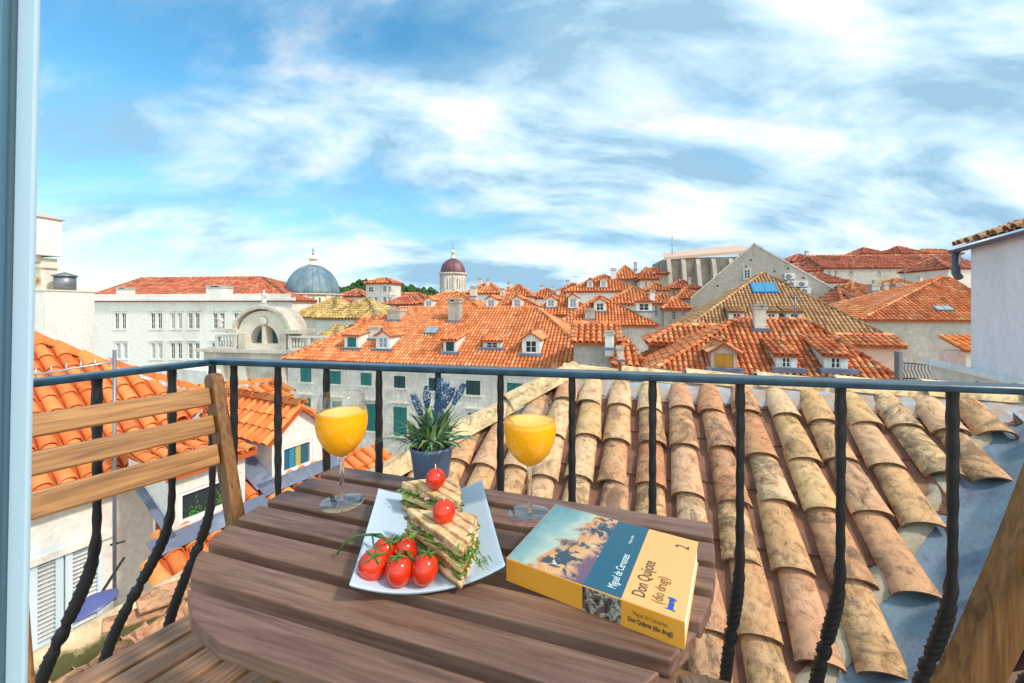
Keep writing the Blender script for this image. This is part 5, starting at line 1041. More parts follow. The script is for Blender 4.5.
mb = MB(); mb.box((0, 0, 0), (0.9, 1.0, zz_)); mb.build('wall', MATS['plaster cream'], ht); mb = MB(); mb.box((0.2, -0.02, zz_ - 0.9), (0.6, -0.002, zz_ - 0.12)); mb.build('door', MATS['shutter green'], ht)
mb = MB(); a_ = Vector((-.15, -.15, zz_)); mb.quad([a_, a_ + Vector((1.2, 0, 0)), a_ + Vector((1.2, 1, .45)), a_ + Vector((0, 1, .45))], 1); tiles(mb, a_, (1, 0, 0), (0, 1, .45), [(0, 0), (1.2, 0), (1.2, 1.05), (0, 1.05)], 0.24, 0.38, 6, 0, thick=True); mb.build('roof', [MATS['tile orange'], MATS['tile orange pan']], ht, fix=False)
# ------------------------------------------------------------------ balcony
FZ = -1.12
mb = MB(); mb.prism([(-0.86, 1.06), (-1.05, 0.75), (-1.05, -0.6), (1.12, -0.6), (1.12, 0.66), (0.93, 0.74)], FZ - 0.14, FZ); meta(mb.build('balcony_floor', MATS['paving']), kind='structure')
# door frame at the left edge, turned a little
m = mat('frame paint', (0.40, 0.54, 0.64), 0.35); m2 = mat('frame paint dark', (0.07, 0.155, 0.22), 0.4); mat('gasket', (0.06, 0.12, 0.16), 0.5)
dfp = Vector((-0.6235, 0.50, FZ)); df = empty('door_frame', dfp, R(0), 'pale blue white painted door frame cut by the left edge of the photo', 'door frame')
mb = MB(); M = Matrix.Rotation(R(1.08), 4, 'Y')
mb.box((-0.0235, 0, 0.0), (0.0, 0.006, 2.4), M=M); mb.build('stile', m, df, bevel=.002)
mb = MB(); mb.box((-0.0275, -0.004, 0), (-0.0238, 0.006, 2.4), M=M); mb.build('gasket', MATS['gasket'], df)
mb = MB(); mb.box((-0.0365, -0.012, 0), (-0.0278, 0.006, 2.4), M=M); mb.box((-0.0395, -0.006, 0), (-0.0368, 0.006, 2.4), M=M); mb.box((-0.085, -0.016, 0), (-0.0398, 0.006, 2.4), M=M); mb.build('jamb', m2, df, bevel=.0015)
# railing
m = mat('rail paint', (0.018, 0.05, 0.075), 0.30, spec=0.5); nn = N(m); v = nn.coord(scale=(1, 1, 1)); a = nn.noise(v, 30, 4); nn.base(nn.ramp(a, [(0.35, (0.006, 0.025, 0.045)), (0.7, (0.012, 0.06, 0.10))])); nn.bump(a, 0.25, .002)
m = mat('wrought iron', (0.012, 0.012, 0.014), 0.48, spec=0.45); nn = N(m); v = nn.coord(); a = nn.noise(v, 60, 4); nn.bump(a, 0.4, .002)
RC = Vector((-0.824, 1.10, 0)); RR_ = Vector((1.0, 0.715, 0)); RL_ = Vector((-1.03, 0.60, 0)); HR = -0.157
rail = empty('railing', (RC.x, RC.y, FZ), 0, 'black wrought iron balcony railing with bellied twisted bars and a blue black handrail', 'railing'); rb0 = rail.location.copy()
def bar(a, b, w_, t, name='handrail'):
    d_ = (b - a); ln_ = d_.length; d_.normalize(); n_ = Vector((-d_.y, d_.x, 0)); M = Matrix.Translation(a - rb0) @ Matrix((d_, n_, UP)).transposed().to_4x4(); mb = MB(); mb.box((-.0, -w_ / 2, -t), (ln_, w_ / 2, 0), M=M); return mb.build(name, MATS['rail paint'], rail, bevel=.004, seg=3)
zr = lambda p: Vector((p.x, p.y, HR + 0.012))
bar(zr(RC) - Vector((.01, -.004, 0)), zr(RR_), 0.046, 0.014); bar(zr(RL_), zr(RC) + Vector((-.0, -.026, 0)), 0.046, 0.014); bar(zr(RR_) + Vector((0.0, -.03, 0)), Vector((1.12, -.2, HR + .012)), 0.046, 0.014)
# bow profile: z -> outward offset
PR = [(-0.165, 0), (-0.50, 0), (-0.56, .006), (-0.62, .022), (-0.70, .05), (-0.78, .078), (-0.86, .10), (-0.94, .11), (-1.0, .10), (-1.06, .06), (-1.10, .0), (-1.125, -.02)]
def bow(z, k=1):
    for i in range(len(PR) - 1):
        if PR[i + 1][0] <= z <= PR[i][0]:
            t = (PR[i][0] - z) / (PR[i][0] - PR[i + 1][0]); t = t; return k * (PR[i][1] * (1 - t) + PR[i + 1][1] * t)
    return 0
def baluster(base, outw, k=1.0, zk=-0.73, r0=0.0092, ztw=-0.50):
    pts = []; rad = []; tw = []; n = 260; ang = 0.4
    for i in range(n + 1):
        z = -0.16 - (1.125 - 0.16) * i / n; o = sum(bow(z + dz, k) for dz in (-.03, -.015, 0, .015, .03)) / 5; p = Vector((base.x, base.y, z)) + outw * o
        g = 0
        if z < ztw: g = min(1, (ztw - z) / 0.10)
        if z < zk - 0.20: g = max(0, 1 - (zk - 0.20 - z) / 0.08)
        knot = math.exp(-((z - zk) / 0.012) ** 2) * 0.15 - math.exp(-((z - zk - 0.022) / 0.008) ** 2) * 0.45 - math.exp(-((z - zk + 0.022) / 0.008) ** 2) * 0.45
        wob = 0.07 * math.sin(z * 120 + base.x * 40) * (1 - g)
        rad.append(r0 * (1 + 0.45 * g + knot + wob)); ang += 0.012 + 0.30 * g; tw.append(ang); pts.append(p - rb0)
    mb = MB(); mb.tube(pts, rad, 8, 0, sq=tw, up=(0.2, 0.97, 0), smooth=True, fl=0.83); return mb.build('baluster', MATS['wrought iron'], rail)
fo = Vector((0.206, 0.978, 0)).normalized(); dirf = RR_ - RC
def on_line(px, a, b):
    u = (px - HX) / F; d_ = b - a; s = (u * a.y - a.x) / (d_.x - u * d_.y); return a + d_ * s
for px in (234, 278, 326.5, 379, 438, 500.5, 572, 652.5, 740, 840.5, 952.5): baluster(on_line(px, RC, RR_), fo, 1.0 if px > 300 else 1.7)
baluster(RC + Vector((0.015, -0.02, 0)), Vector((-1, 0.0, 0)), 1.2, zk=-0.66)
lo_ = Vector((-1, -0.12, 0)).normalized()
for px in (172, 97): baluster(on_line(px, RC, RL_ + (RL_ - RC) * 0.0), lo_, 1.25 if px == 97 else 1.5, zk=-0.72)
baluster(RR_ + Vector((-0.015, -.0, 0)), fo, 1.0); 
for y in (0.45, 0.2, -0.05): baluster(Vector((RR_.x + .12 * (RR_.y - y) / .9, y, 0)), Vector((1, 0, 0)))
baluster(RL_ + Vector((0.0, 0.02, 0)), lo_, 1.25)

# ------------------------------------------------------------------ chairs
def chair(O, av, sv, label, ws=0.33, c1=0.30, c2=0.10):
    """O: top of the upright nearest the railing; av: towards the table, sv: from that upright along the slats"""
    av = Vector((av[0], av[1], 0)).normalized(); sv = Vector((sv[0], sv[1], 0)).normalized()
    root = empty('folding_chair', (O.x, O.y, FZ), 0, label, 'chair', 'folding wooden balcony chairs'); M0 = Matrix.Translation(Vector((0, 0, -FZ))) @ Matrix((av, sv, UP)).transposed().to_4x4()
    q = lambda a, s, z: M0 @ Vector((a, s, z))
    def lean(z): t = (-0.157 - z); return c1 * t + c2 * t * t if z > -0.62 else c1 * .463 + c2 * .463 ** 2 + (-0.62 - z) * 0.42
    zt_ = -0.176
    def post(s0, s1, name):
        mb = MB(); n = 18; w_ = 0.048; b = 0
        rows = []
        for i in range(n + 1):
            z = zt_ - (zt_ - FZ) * (i / n); rows.append((lean(z), z))
        V_ = []; 
        for (a, z) in rows:
            for (da, s) in ((-w_ / 2, s0), (w_ / 2, s0), (w_ / 2, s1), (-w_ / 2, s1)): mb.v.append(tuple(q(a + da, s, z)))
        for i in range(n):
            for k in range(4): mb.face((i * 4 + k, i * 4 + (k + 1) % 4, i * 4 + 4 + (k + 1) % 4, i * 4 + 4 + k))
        mb.face((n * 4 + 3, n * 4 + 2, n * 4 + 1, n * 4))
        # rounded head
        b = len(mb.v); hs_ = 8
        for k in range(hs_ + 1):
            a = math.pi * k / hs_
            for s in (s0, s1): mb.v.append(tuple(q(lean(zt_) - w_ / 2 * math.cos(a), s, zt_ + w_ / 2 * 0.85 * math.sin(a))))
        for k in range(hs_): mb.face((b + 2 * k, b + 2 * k + 1, b + 2 * k + 3, b + 2 * k + 2))
        mb.face([b + 2 * k for k in range(hs_ + 1)]); mb.face([b + 2 * k + 1 for k in reversed(range(hs_ + 1))]); return mb.build(name, MATS['chair wood upright'], root, bevel=0.004, seg=3)
    post(-0.012, 0.012, 'upright'); post(-ws - 0.012, -ws + 0.012, 'upright')
    for (z1, z0) in ((-0.186, -0.226), (-0.246, -0.287), (-0.307, -0.352)):
        zm = (z1 + z0) / 2; a = lean(zm); mb = MB(); mb.box((-0.009, -ws + 0.013, z0 - zm), (0.009, -0.013, z1 - zm), M=Matrix.Translation((0, 0, 0)))
        ob = mb.build('back_slat', MATS['chair slat'], root, bevel=0.004, seg=3); ob.matrix_local = Matrix.Translation(q(a, 0, zm)) @ Matrix((av, sv, UP)).transposed().to_4x4() @ Matrix.Rotation(R(-17), 4, 'Y')
    for i in range(6):
        a0 = 0.100 + i * 0.061; mb = MB(); mb.box((0, -0.40, -0.020), (0.050, 0.04, 0)); ob = mb.build('seat_slat', MATS['seat slat'], root, bevel=0.003, seg=2); ob.matrix_local = Matrix.Translation(q(a0, -ws / 2 + 0.18, -0.62)) @ Matrix((av, sv, UP)).transposed().to_4x4()
    for s in (-ws - 0.036, 0.036):
        s_ = s + (0.0); mb = MB(); mb.box((0.08, s - 0.010, -0.662), (0.47, s + 0.010, -0.622), M=M0); mb.build('seat_rail', MATS['chair wood'], root, bevel=.003)
        # crossing rear leg
        mb = MB(); b = 0
        for (a, z) in ((0.44, -0.64), (-0.06, FZ)):
            for (da, ds) in ((-.02, -.01), (.02, -.01), (.02, .01), (-.02, .01)): mb.v.append(tuple(q(a + da, s * 0.88 + (-0.02 if s < -0.1 else 0.0) * 0 + ds + (0.0), z)))
        mb.face((0, 1, 2, 3)); mb.face((7, 6, 5, 4))
        for k in range(4): mb.face((k, (k + 1) % 4, 4 + (k + 1) % 4, 4 + k))
        mb.build('leg', MATS['chair wood upright'], root, bevel=.003)
    for (a, z) in ((0.33, -0.95), (0.03, -1.0)): mb = MB(); mb.tube([q(a, -ws, z), q(a, 0, z)], 0.009, 10); mb.build('stretcher', MATS['chair wood'], root)
    return root
wood('chair slat', (0.19, 0.085, 0.03), (0.36, 0.175, 0.06), (0.47, 0.25, 0.095), 0.42, axis=1)
wood('seat slat', (0.20, 0.10, 0.055), (0.36, 0.20, 0.115), (0.48, 0.29, 0.17), 0.55, axis=1)
chair(Vector((-0.695, 0.93, 0)), (0.857, -0.515), (0.515, 0.857), 'folding wooden chair with three golden back slats, left of the table', ws=0.306)
chair(Vector((0.716, 0.51, 0)), (-0.93, 0.30), (-0.32, 0.95), 'folding wooden chair cut by the right edge, only its curved upright showing', ws=0.36, c1=0.24, c2=0.16)

# ------------------------------------------------------------------ table
TZ = -0.38; TA = math.atan2(-0.310, 0.9507)
table = empty('folding_table', (er.x * -0.29 + es.x * .56, er.y * -0.29 + es.y * .56, FZ), TA, 'brown slatted folding table with rounded corners carrying the breakfast', 'table')
tl = table.location.copy(); t1_, t2_ = Vector((math.cos(TA), math.sin(TA), 0)), Vector((-math.sin(TA), math.cos(TA), 0))
def tloc(u, v, z=TZ): return Vector((u + 0.29, v - 0.56, z - FZ))
def edge_l(v):
    T = [(0.325, -0.44), (0.330, -0.462), (0.342, -0.52), (0.374, -0.578), (0.395, -0.605), (0.43, -0.645), (0.4725, -0.673), (0.53, -0.689), (0.595, -0.697), (0.668, -0.700), (0.80, -0.690)]
    for i in range(len(T) - 1):
        if T[i][0] <= v <= T[i + 1][0]: t = (v - T[i][0]) / (T[i + 1][0] - T[i][0]); return T[i][1] * (1 - t) + T[i + 1][1] * t
def edge_r(v):
    T = [(0.325, -0.135), (0.342, -0.085), (0.374, -0.04), (0.395, -0.018), (0.447, 0.020), (0.511, 0.061), (0.578, 0.087), (0.64, 0.101), (0.70, 0.109), (0.80, 0.118)]
    for i in range(len(T) - 1):
        if T[i][0] <= v <= T[i + 1][0]: t = (v - T[i][0]) / (T[i + 1][0] - T[i][0]); return T[i][1] * (1 - t) + T[i + 1][1] * t
for k in range(7):
    va = 0.329 + 0.0665 * k; vb = va + 0.0485; nseg = 6
    right = [(edge_r(va + (vb - va) * i / nseg), va + (vb - va) * i / nseg) for i in range(nseg + 1)]; left = [(edge_l(va + (vb - va) * i / nseg), va + (vb - va) * i / nseg) for i in range(nseg, -1, -1)]
    c_ = tloc(-0.29, (va + vb) / 2); mb = MB(); mb.prism([(u + 0.29, v - (va + vb) / 2) for (u, v) in left + right][::-1] if False else [(u + 0.29, v - (va + vb) / 2) for (u, v) in right + left], -0.022, 0)
    o = mb.build('slat', MATS['table wood'], table, bevel=0.0028, seg=3); o.location = c_
for u in (-0.60, 0.0): mb = MB(); a = tloc(u, 0.345 if u > -.3 else 0.40, TZ - 0.0225); b = tloc(u + 0.035, 0.765, TZ - 0.048); mb.box(a[:2] + (b.z,), b[:2] + (a.z,)) if False else mb.box((a.x, a.y, b.z), (b.x, b.y, a.z)); mb.build('batten', MATS['table wood'], table, bevel=.002)
for (u, v, u2) in ((-0.50, 0.50, -0.10), (-0.50, 0.72, -0.10)):
    for (a, b, dv_) in ((u, u2, 0.0), (u2, u, 0.03)):
        p0 = tloc(a, v + dv_, TZ - 0.05); p1 = tloc(b, v + dv_, FZ); mb = MB()
        for p in (p0, p1):
            for (dx, dy) in ((-.018, -.01), (.018, -.01), (.018, .01), (-.018, .01)): mb.v.append((p.x + dx, p.y + dy, p.z))
        mb.face((0, 1, 2, 3)); mb.face((7, 6, 5, 4))
        for k in range(4): mb.face((k, (k + 1) % 4, 4 + (k + 1) % 4, 4 + k))
        mb.build('leg', MATS['table wood'], table, bevel=.002)

# ------------------------------------------------------------------ plate
mat('porcelain', (0.50, 0.60, 0.70), 0.12, spec=0.6)
pc_ = Vector((-0.1325, 0.6535, TZ)); PA = R(11)
plate = MB(); n = 28; A_, B_ = 0.100, 0.136
def pz(x, y): return 0.006 + 0.021 * abs(x / A_) ** 2.1 + 0.004 * abs(y / B_) ** 4
for sgn in (0, 1):
    for j in range(n + 1):
        for i in range(n + 1):
            x = (i / n * 2 - 1) * A_; y = (j / n * 2 - 1) * B_; f = 1.0 + 0.02 * (1 - (x / A_) ** 2) * 0
            plate.v.append((x * (1 - 0.02 * sgn), y * (1 - 0.015 * sgn), pz(x, y) - 0.0045 * sgn))
m_ = n + 1
for j in range(n):
    for i in range(n):
        a = j * m_ + i; plate.face((a, a + 1, a + m_ + 1, a + m_), smooth=True); b = a + m_ * m_; plate.face((b, b + m_, b + m_ + 1, b + 1), smooth=True)
def edge(idx):
    for a, b in zip(idx[:-1], idx[1:]): plate.face((a, b, b + m_ * m_, a + m_ * m_), smooth=False)
edge(list(range(0, m_))); edge([j * m_ + n for j in range(m_)]); edge([n * m_ + i for i in range(n, -1, -1)]); edge([j * m_ for j in range(n, -1, -1)])
po = plate.build('plate', MATS['porcelain'], bevel=0.0012, seg=2); po.location = pc_; po.rotation_euler.z = PA; meta(po, 'pale blue white rectangular plate with upswept corners holding the sandwiches', 'plate')

# ------------------------------------------------------------------ tomatoes
m = mat('tomato', (0.60, 0.022, 0.004), 0.14, spec=0.6); nn = N(m); v = nn.coord(rnd=True); a = nn.noise(v, 40, 3); nn.base(nn.ramp(a, [(0.3, (0.55, 0.012, 0.004)), (0.7, (0.72, 0.05, 0.008))])); m.node_tree.nodes['Principled BSDF'].inputs['Subsurface Weight'].default_value = 0.15; m.node_tree.nodes['Principled BSDF'].inputs['Subsurface Radius'].default_value = (0.01, 0.002, 0.001)
mat('vine green', (0.06, 0.15, 0.025), 0.6); mat('toothpick', (0.62, 0.45, 0.24), 0.7)
def tomato_mesh(mb, r, el=1.1, M=Matrix(), n=28):
    pr = []
    for i in range(17):
        t = -math.pi / 2 + math.pi * i / 16; rr = r * math.cos(t); z = r * el * math.sin(t)
        if t > 1.1: z -= r * 0.10 * ((t - 1.1) / 0.47) ** 2
        pr.append((max(rr, 0.0002), z))
    b = len(mb.v); mb.lathe(pr, n); 
    for i in range(b, len(mb.v)): mb.v[i] = tuple(M @ Vector(mb.v[i]))
def calyx(mb, r, M, rnd):
    for k in range(5):
        a = 2 * math.pi * k / 5 + rnd.random() * 0.5; l = r * rnd.uniform(0.7, 0.95); pts = [Vector((0.0, 0, 0)), Vector((l * .5 * math.cos(a), l * .5 * math.sin(a), 0.0015)), Vector((l * math.cos(a), l * math.sin(a), -r * 0.12 + rnd.uniform(0, .006)))]
        mb.tube([M @ p for p in pts], [0.0016, 0.0018, 0.0003], 5)
rnd = random.Random(2)
def picked(px, py, Y, r, label):
    c = P(px, py, Y); mb = MB(); M = Matrix.Rotation(R(rnd.uniform(-12, 12)), 4, 'X'); o_root = empty('cherry_tomato', c - UP * r, rnd.random(), label, 'tomato', 'cherry tomatoes on sandwich picks')
    tomato_mesh(mb, r, 1.03, Matrix.Translation((0, 0, r)) @ M); mb.build('flesh', MATS['tomato'], o_root)
    mb = MB(); mb.tube([(0, 0, -0.035), (0, 0, r * 2 + 0.008)], [0.0008, 0.0011], 6); mb.build('toothpick', MATS['toothpick'], o_root)
picked(435.5, 478.5, 0.695, 0.0170, 'cherry tomato picked onto the rear sandwich, nearest the plant pot'); picked(444, 511.5, 0.592, 0.0168, 'cherry tomato picked onto the front sandwich')
bt = empty('tomato_bunch', Vector((-0.15, 0.54, TZ + 0.01)), 0, 'bunch of five red cherry tomatoes on a green vine at the front of the plate', 'tomatoes'); bl = bt.location.copy()
tm = [(372.7, 565.5, 0.538, 0.0190, (25, 15)), (399, 571.0, 0.530, 0.0175, (5, -5)), (424.7, 569.0, 0.534, 0.0178, (-10, 10)), (383.6, 551.5, 0.572, 0.0170, (10, 30)), (405.4, 550.0, 0.575, 0.0165, (0, -20))]
tops = []
for (px, py, Y, r, (ax, ay)) in tm:
    c = P(px, py, Y) - bl; M = Matrix.Translation(c) @ Matrix.Rotation(R(ax), 4, 'X') @ Matrix.Rotation(R(ay), 4, 'Y'); mb = MB(); tomato_mesh(mb, r, 1.12, M); to = mb.build('tomato', MATS['tomato'], bt)
    mt = M @ Matrix.Translation((0, 0, r * 1.06)); mb = MB(); calyx(mb, r, mt, rnd); mb.build('calyx', MATS['vine green'], to); tops.append(mt @ Vector((0, 0, 0)))
st = [P(337, 554, .60), P(345, 543, .60), P(358, 535.5, .595), P(372, 534.5, .59), P(392, 541, .58), P(407, 552, .56), P(414, 561, .545)]; st = [s - bl for s in st]
mb = MB(); mb.tube(st, [0.0014, .0018, .0019, .002, .002, .002, .0018], 7)
for t, k in ((tops[0], 3), (tops[1], 5), (tops[2], 6), (tops[3], 3), (tops[4], 4)): mid = (t + st[k]) / 2 + UP * 0.006; mb.tube([t, mid, st[k]], 0.0013, 6)
mb.build('stem', MATS['vine green'], bt)

# ------------------------------------------------------------------ sandwiches
m = mat('bread toast', (0.72, 0.50, 0.26), 0.8); nn = N(m); v = nn.coord(); a = nn.noise(v, 60, 6, 0.7); w_ = nn.n('ShaderNodeTexWave', wave_type='BANDS', bands_direction='DIAGONAL'); w_.inputs['Scale'].default_value = 26; w_.inputs['Distortion'].default_value = 1.2; w_.inputs['Detail'].default_value = 3; w_.inputs['Detail Scale'].default_value = 2; nn.l(v, w_.inputs[0])
c = nn.ramp(a, [(0.3, (0.48, 0.24, 0.08)), (0.5, (0.72, 0.47, 0.22)), (0.7, (0.85, 0.66, 0.40))]); st_ = nn.math('MULTIPLY', nn.ramp(w_.outputs[0], [(0.62, (0, 0, 0)), (0.9, (1, 1, 1))]), nn.ramp(a, [(0.3, (1, 1, 1)), (0.65, (0.3, .3, .3))])); c = nn.mix(st_, c, (0.20, 0.065, 0.018)); nn.base(c); nn.bump(a, 0.7, .003)
m = mat('bread crumb', (0.80, 0.66, 0.42), 0.9); nn = N(m); v = nn.coord(); a = nn.noise(v, 110, 5, 0.7); nn.base(nn.ramp(a, [(0.3, (0.42, 0.22, 0.07)), (0.5, (0.68, 0.46, 0.20)), (0.7, (0.84, 0.66, 0.38))])); nn.bump(a, 0.9, .003)
def food(name, a1, a2, rough=0.5):
    m = mat(name, a1, rough); nn = N(m); v = nn.coord(); a = nn.noise(v, 90, 5, 0.7); nn.base(nn.ramp(a, [(0.35, a1), (0.65, a2)])); nn.bump(a, 0.6, .002)
food('ham', (0.62, 0.28, 0.20), (0.78, 0.48, 0.38)); food('cheese', (0.80, 0.55, 0.14), (0.86, 0.70, 0.32)); food('salad', (0.07, 0.09, 0.015), (0.20, 0.30, 0.04)); food('filling dark', (0.16, 0.07, 0.04), (0.42, 0.20, 0.10)); food('tomato slice', (0.55, 0.05, 0.02), (0.70, 0.14, 0.05))
def sandwich(tri, ztop, H_, label, seed):
    rnd = random.Random(seed); c = sum((Vector((p[0], p[1], 0)) for p in tri), Vector()) / 3; zb_ = ztop - H_
    root = empty('toasted_sandwich', (c.x, c.y, zb_), 0, label, 'sandwich', 'toasted sandwich halves'); P0 = [Vector((p[0], p[1], 0)) - c for p in tri]
    layers = [('bread_slice', 'bread toast', 0.19, 0.0, 0.0006), ('ham', 'ham', 0.06, -0.002, 0.0022), ('salad_leaves', 'salad', 0.07, 0.002, 0.004), ('tomato_filling', 'tomato slice', 0.05, -0.002, .002), ('bread_slice', 'bread crumb', 0.14, -0.001, 0.001), ('cheese', 'cheese', 0.05, 0.001, .002), ('ham', 'filling dark', 0.07, -0.003, 0.003), ('salad_leaves', 'salad', 0.06, 0.002, 0.004), ('ham', 'ham', 0.06, -0.001, .003), ('bread_slice', 'bread toast', 0.19, 0.0, 0.0006)]
    tot = sum(l[2] for l in layers); z = 0
    for (nm, mt, th, inset, wob) in layers:
        h = th / tot * H_; pts = []; n = 22
        for k in range(3):
            a, b = P0[k], P0[(k + 1) % 3]
            for i in range(n):
                t = i / n; p = a.lerp(b, t); rr = p.length; d_ = min(t, 1 - t) * (b - a).length; pull = 0.006 * math.exp(-d_ / 0.006)
                p = p * (1 - pull / rr) ; p = p * (1 + (inset + rnd.gauss(0, wob)) / rr) + Vector((0, 0, 0)); pts.append(p)
        sh = Vector((rnd.uniform(-.001, .001), rnd.uniform(-.001, .001), 0)); mb = MB(); N_ = len(pts); rings = 4; b0 = 0
        zz_ = [(0.0, 0.985), (0.3, 1.0), (0.7, 1.0), (1.0, 0.985)]
        for (f, sc_) in zz_:
            for i, p in enumerate(pts): mb.v.append(tuple(p * sc_ + sh + UP * (z + h * f + (rnd.gauss(0, wob * 0.35) if 0 < f < 1 else 0) + 0.0012 * math.sin(i * 0.5 + z * 900))))
        for r in range(3):
            for i in range(N_): mb.face((r * N_ + i, r * N_ + (i + 1) % N_, (r + 1) * N_ + (i + 1) % N_, (r + 1) * N_ + i), smooth=True)
        mb.face([i for i in reversed(range(N_))]); mb.face([3 * N_ + i for i in range(N_)])
        mb.build(nm, MATS[mt], root); z += h
    return root, c, zb_
def frill(root, spots, size=0.012, n=60, seed=1, name='salad_sprig'):
    rnd = random.Random(seed); mb = MB()
    for (p, d_, k) in spots:
        for i in range(k):
            b = p + Vector((rnd.gauss(0, size * .7), rnd.gauss(0, size * .4), rnd.gauss(0, size * .5))) - root.location; e = (d_ + Vector((rnd.gauss(0, .6), rnd.gauss(0, .6), rnd.gauss(0, .6)))).normalized() * size * rnd.uniform(.6, 1.6); s_ = e.cross(Vector((rnd.random(), rnd.random(), rnd.random()))).normalized() * size * 0.14
            m1_ = b + e * 0.5 + Vector((0, 0, size * .15)); mb.quad([b, m1_ + s_, b + e, m1_ - s_])
            for t in (0.35, 0.6, .8): f_ = b + e * t; mb.quad([f_, f_ + s_ * 2.5 + e * .15, f_ + e * .12]); mb.quad([f_, f_ - s_ * 2.5 + e * .15, f_ + e * .12])
        mb.build(name, MATS['sprig'], root)['kind'] = 'stuff'; mb = MB()
mat('sprig', (0.14, 0.33, 0.03), 0.5)
zt_ = -0.3165
s1_, c_, zb1 = sandwich([(-0.170, 0.628), (-0.0640, 0.5170), (-0.0500, 0.612)], zt_, 0.053, 'front toasted sandwich triangle with grill marks and salad spilling out at the right', 5)
s2_, c_, zb2 = sandwich([(-0.206, 0.728), (-0.082, 0.640), (-0.098, 0.738)], -0.318, 0.050, 'rear toasted sandwich triangle half hidden behind the front one', 8)
frill(s1_, [(P(468, 545, .53), Vector((1, -.2, -.5)), 16), (P(476, 556, .525), Vector((1, -.3, -.9)), 14), (P(462, 560, .522), Vector((.3, -.4, -1)), 6), (P(425, 535, .57), Vector((-.6, -.6, -.2)), 7), (P(412, 545, .575), Vector((-.8, -.6, 0)), 10)], 0.012, seed=3)
frill(s2_, [(P(420, 495, .70), Vector((-.3, -1, .1)), 7), (P(437, 502, .68), Vector((-.1, -1, 0)), 14), (P(408, 490, .715), Vector((-.5, -1, 0)), 10)], 0.010, seed=4)

# ------------------------------------------------------------------ wine glasses with juice
m = mat('clear glass', (1, 1, 1), 0.0, Transmission_Weight=1.0, IOR=1.3)
m = mat('orange juice', (1.0, 0.40, 0.003), 0.08); nn = N(m); 
m.node_tree.nodes['Principled BSDF'].inputs['Subsurface Weight'].default_value = 0.35; m.node_tree.nodes['Principled BSDF'].inputs['Subsurface Radius'].default_value = (0.02, 0.012, 0.002); mat('juice foam', (1.0, 0.58, 0.05), 0.4); mat('foot glass', (0.86, 0.93, 0.98), 0.03, Transmission_Weight=1.0, IOR=1.13)
m = mat('thin glass', (1, 1, 1), 0.0); t_ = m.node_tree; t_.nodes.remove(t_.nodes['Principled BSDF'])
lf_ = t_.nodes.new('ShaderNodeLayerWeight'); lf_.inputs[0].default_value = 0.5; pw_ = t_.nodes.new('ShaderNodeMath'); pw_.operation = 'POWER'; pw_.inputs[1].default_value = 3.5; t_.links.new(lf_.outputs['Facing'], pw_.inputs[0])
ad_ = t_.nodes.new('ShaderNodeMath'); ad_.operation = 'MULTIPLY_ADD'; ad_.inputs[1].default_value = 0.85; ad_.inputs[2].default_value = 0.085; t_.links.new(pw_.outputs[0], ad_.inputs[0])
gl_ = t_.nodes.new('ShaderNodeBsdfGlossy'); gl_.inputs['Roughness'].default_value = 0.03; tr_ = t_.nodes.new('ShaderNodeBsdfTransparent'); tr_.inputs[0].default_value = (0.93, 0.96, 0.98, 1)
ms_ = t_.nodes.new('ShaderNodeMixShader'); t_.links.new(ad_.outputs[0], ms_.inputs[0]); t_.links.new(tr_.outputs[0], ms_.inputs[1]); t_.links.new(gl_.outputs[0], ms_.inputs[2]); t_.links.new(ms_.outputs[0], t_.nodes['Material Output'].inputs[0])
def glass(loc, label, lvl=0.168):
    root = empty('wine_glass', loc, 0, label, 'glass', 'wine glasses of orange juice')
    outer = [(0.0402, 0.0012), (0.0405, 0.0017), (0.0395, 0.0022), (0.022, 0.0030), (0.010, 0.0045), (0.0052, 0.010), (0.0040, 0.030), (0.0040, 0.072), (0.0052, 0.086), (0.011, 0.0935), (0.023, 0.102), (0.035, 0.116), (0.0435, 0.134), (0.0468, 0.152), (0.0462, 0.170), (0.0432, 0.190), (0.0392, 0.2085), (0.0386, 0.2095)]
    inner = [(0.0380, 0.2085), (0.0420, 0.190), (0.0450, 0.170), (0.0456, 0.152), (0.0423, 0.135), (0.0338, 0.1175), (0.0220, 0.1042), (0.010, 0.0965), (0.0006, 0.0945)]
    mb = MB(); mb.lathe([(0.0006, 0.0048)] + outer[5:10] + [(0.0006, 0.0925)], 32, cap=False); mb.build('stem', MATS['clear glass'], root)
    mb = MB(); mb.lathe([(0.0108, 0.0934)] + outer[10:], 48, cap=False); mb.tube([(0.0384 * math.cos(2 * math.pi * k / 48), 0.0384 * math.sin(2 * math.pi * k / 48), 0.2096) for k in range(49)], 0.0009, 6); mb.build('bowl', MATS['thin glass'], root)
    mb = MB(); mb.lathe([(0.0006, 0.0008)] + outer[:5] + [(0.0006, 0.0047)], 48, cap=False); mb.build('foot', MATS['thin glass'], root)
    jl = [(0.0006, 0.0885)] + [(0.010, 0.0922), (0.0233, 0.1015), (0.0353, 0.1155), (0.0438, 0.1336), (0.0471, 0.152), (0.0470, 0.164), (0.0463 if lvl < .174 else .0457, lvl)]
    mb = MB(); mb.lathe([(max(r, .0003), z) for (r, z) in jl] + [(0.0457, lvl + .0005), (0.0002, lvl - 0.0006)], 48, cap=False); j = mb.build('juice', MATS['orange juice'], root)
    rn = random.Random(int(loc.x * 1000)); mb = MB()
    pts = [(0.036 * (1 + 0.10 * math.sin(3 * a + loc.x * 30) + .05 * math.sin(7 * a)) * math.cos(a), 0.038 * (1 + 0.08 * math.sin(2 * a)) * math.sin(a)) for a in [2 * math.pi * k / 40 for k in range(40)]]
    mb.prism(pts, lvl - 0.0004, lvl + 0.0010); mb.build('foam', MATS['juice foam'], root)
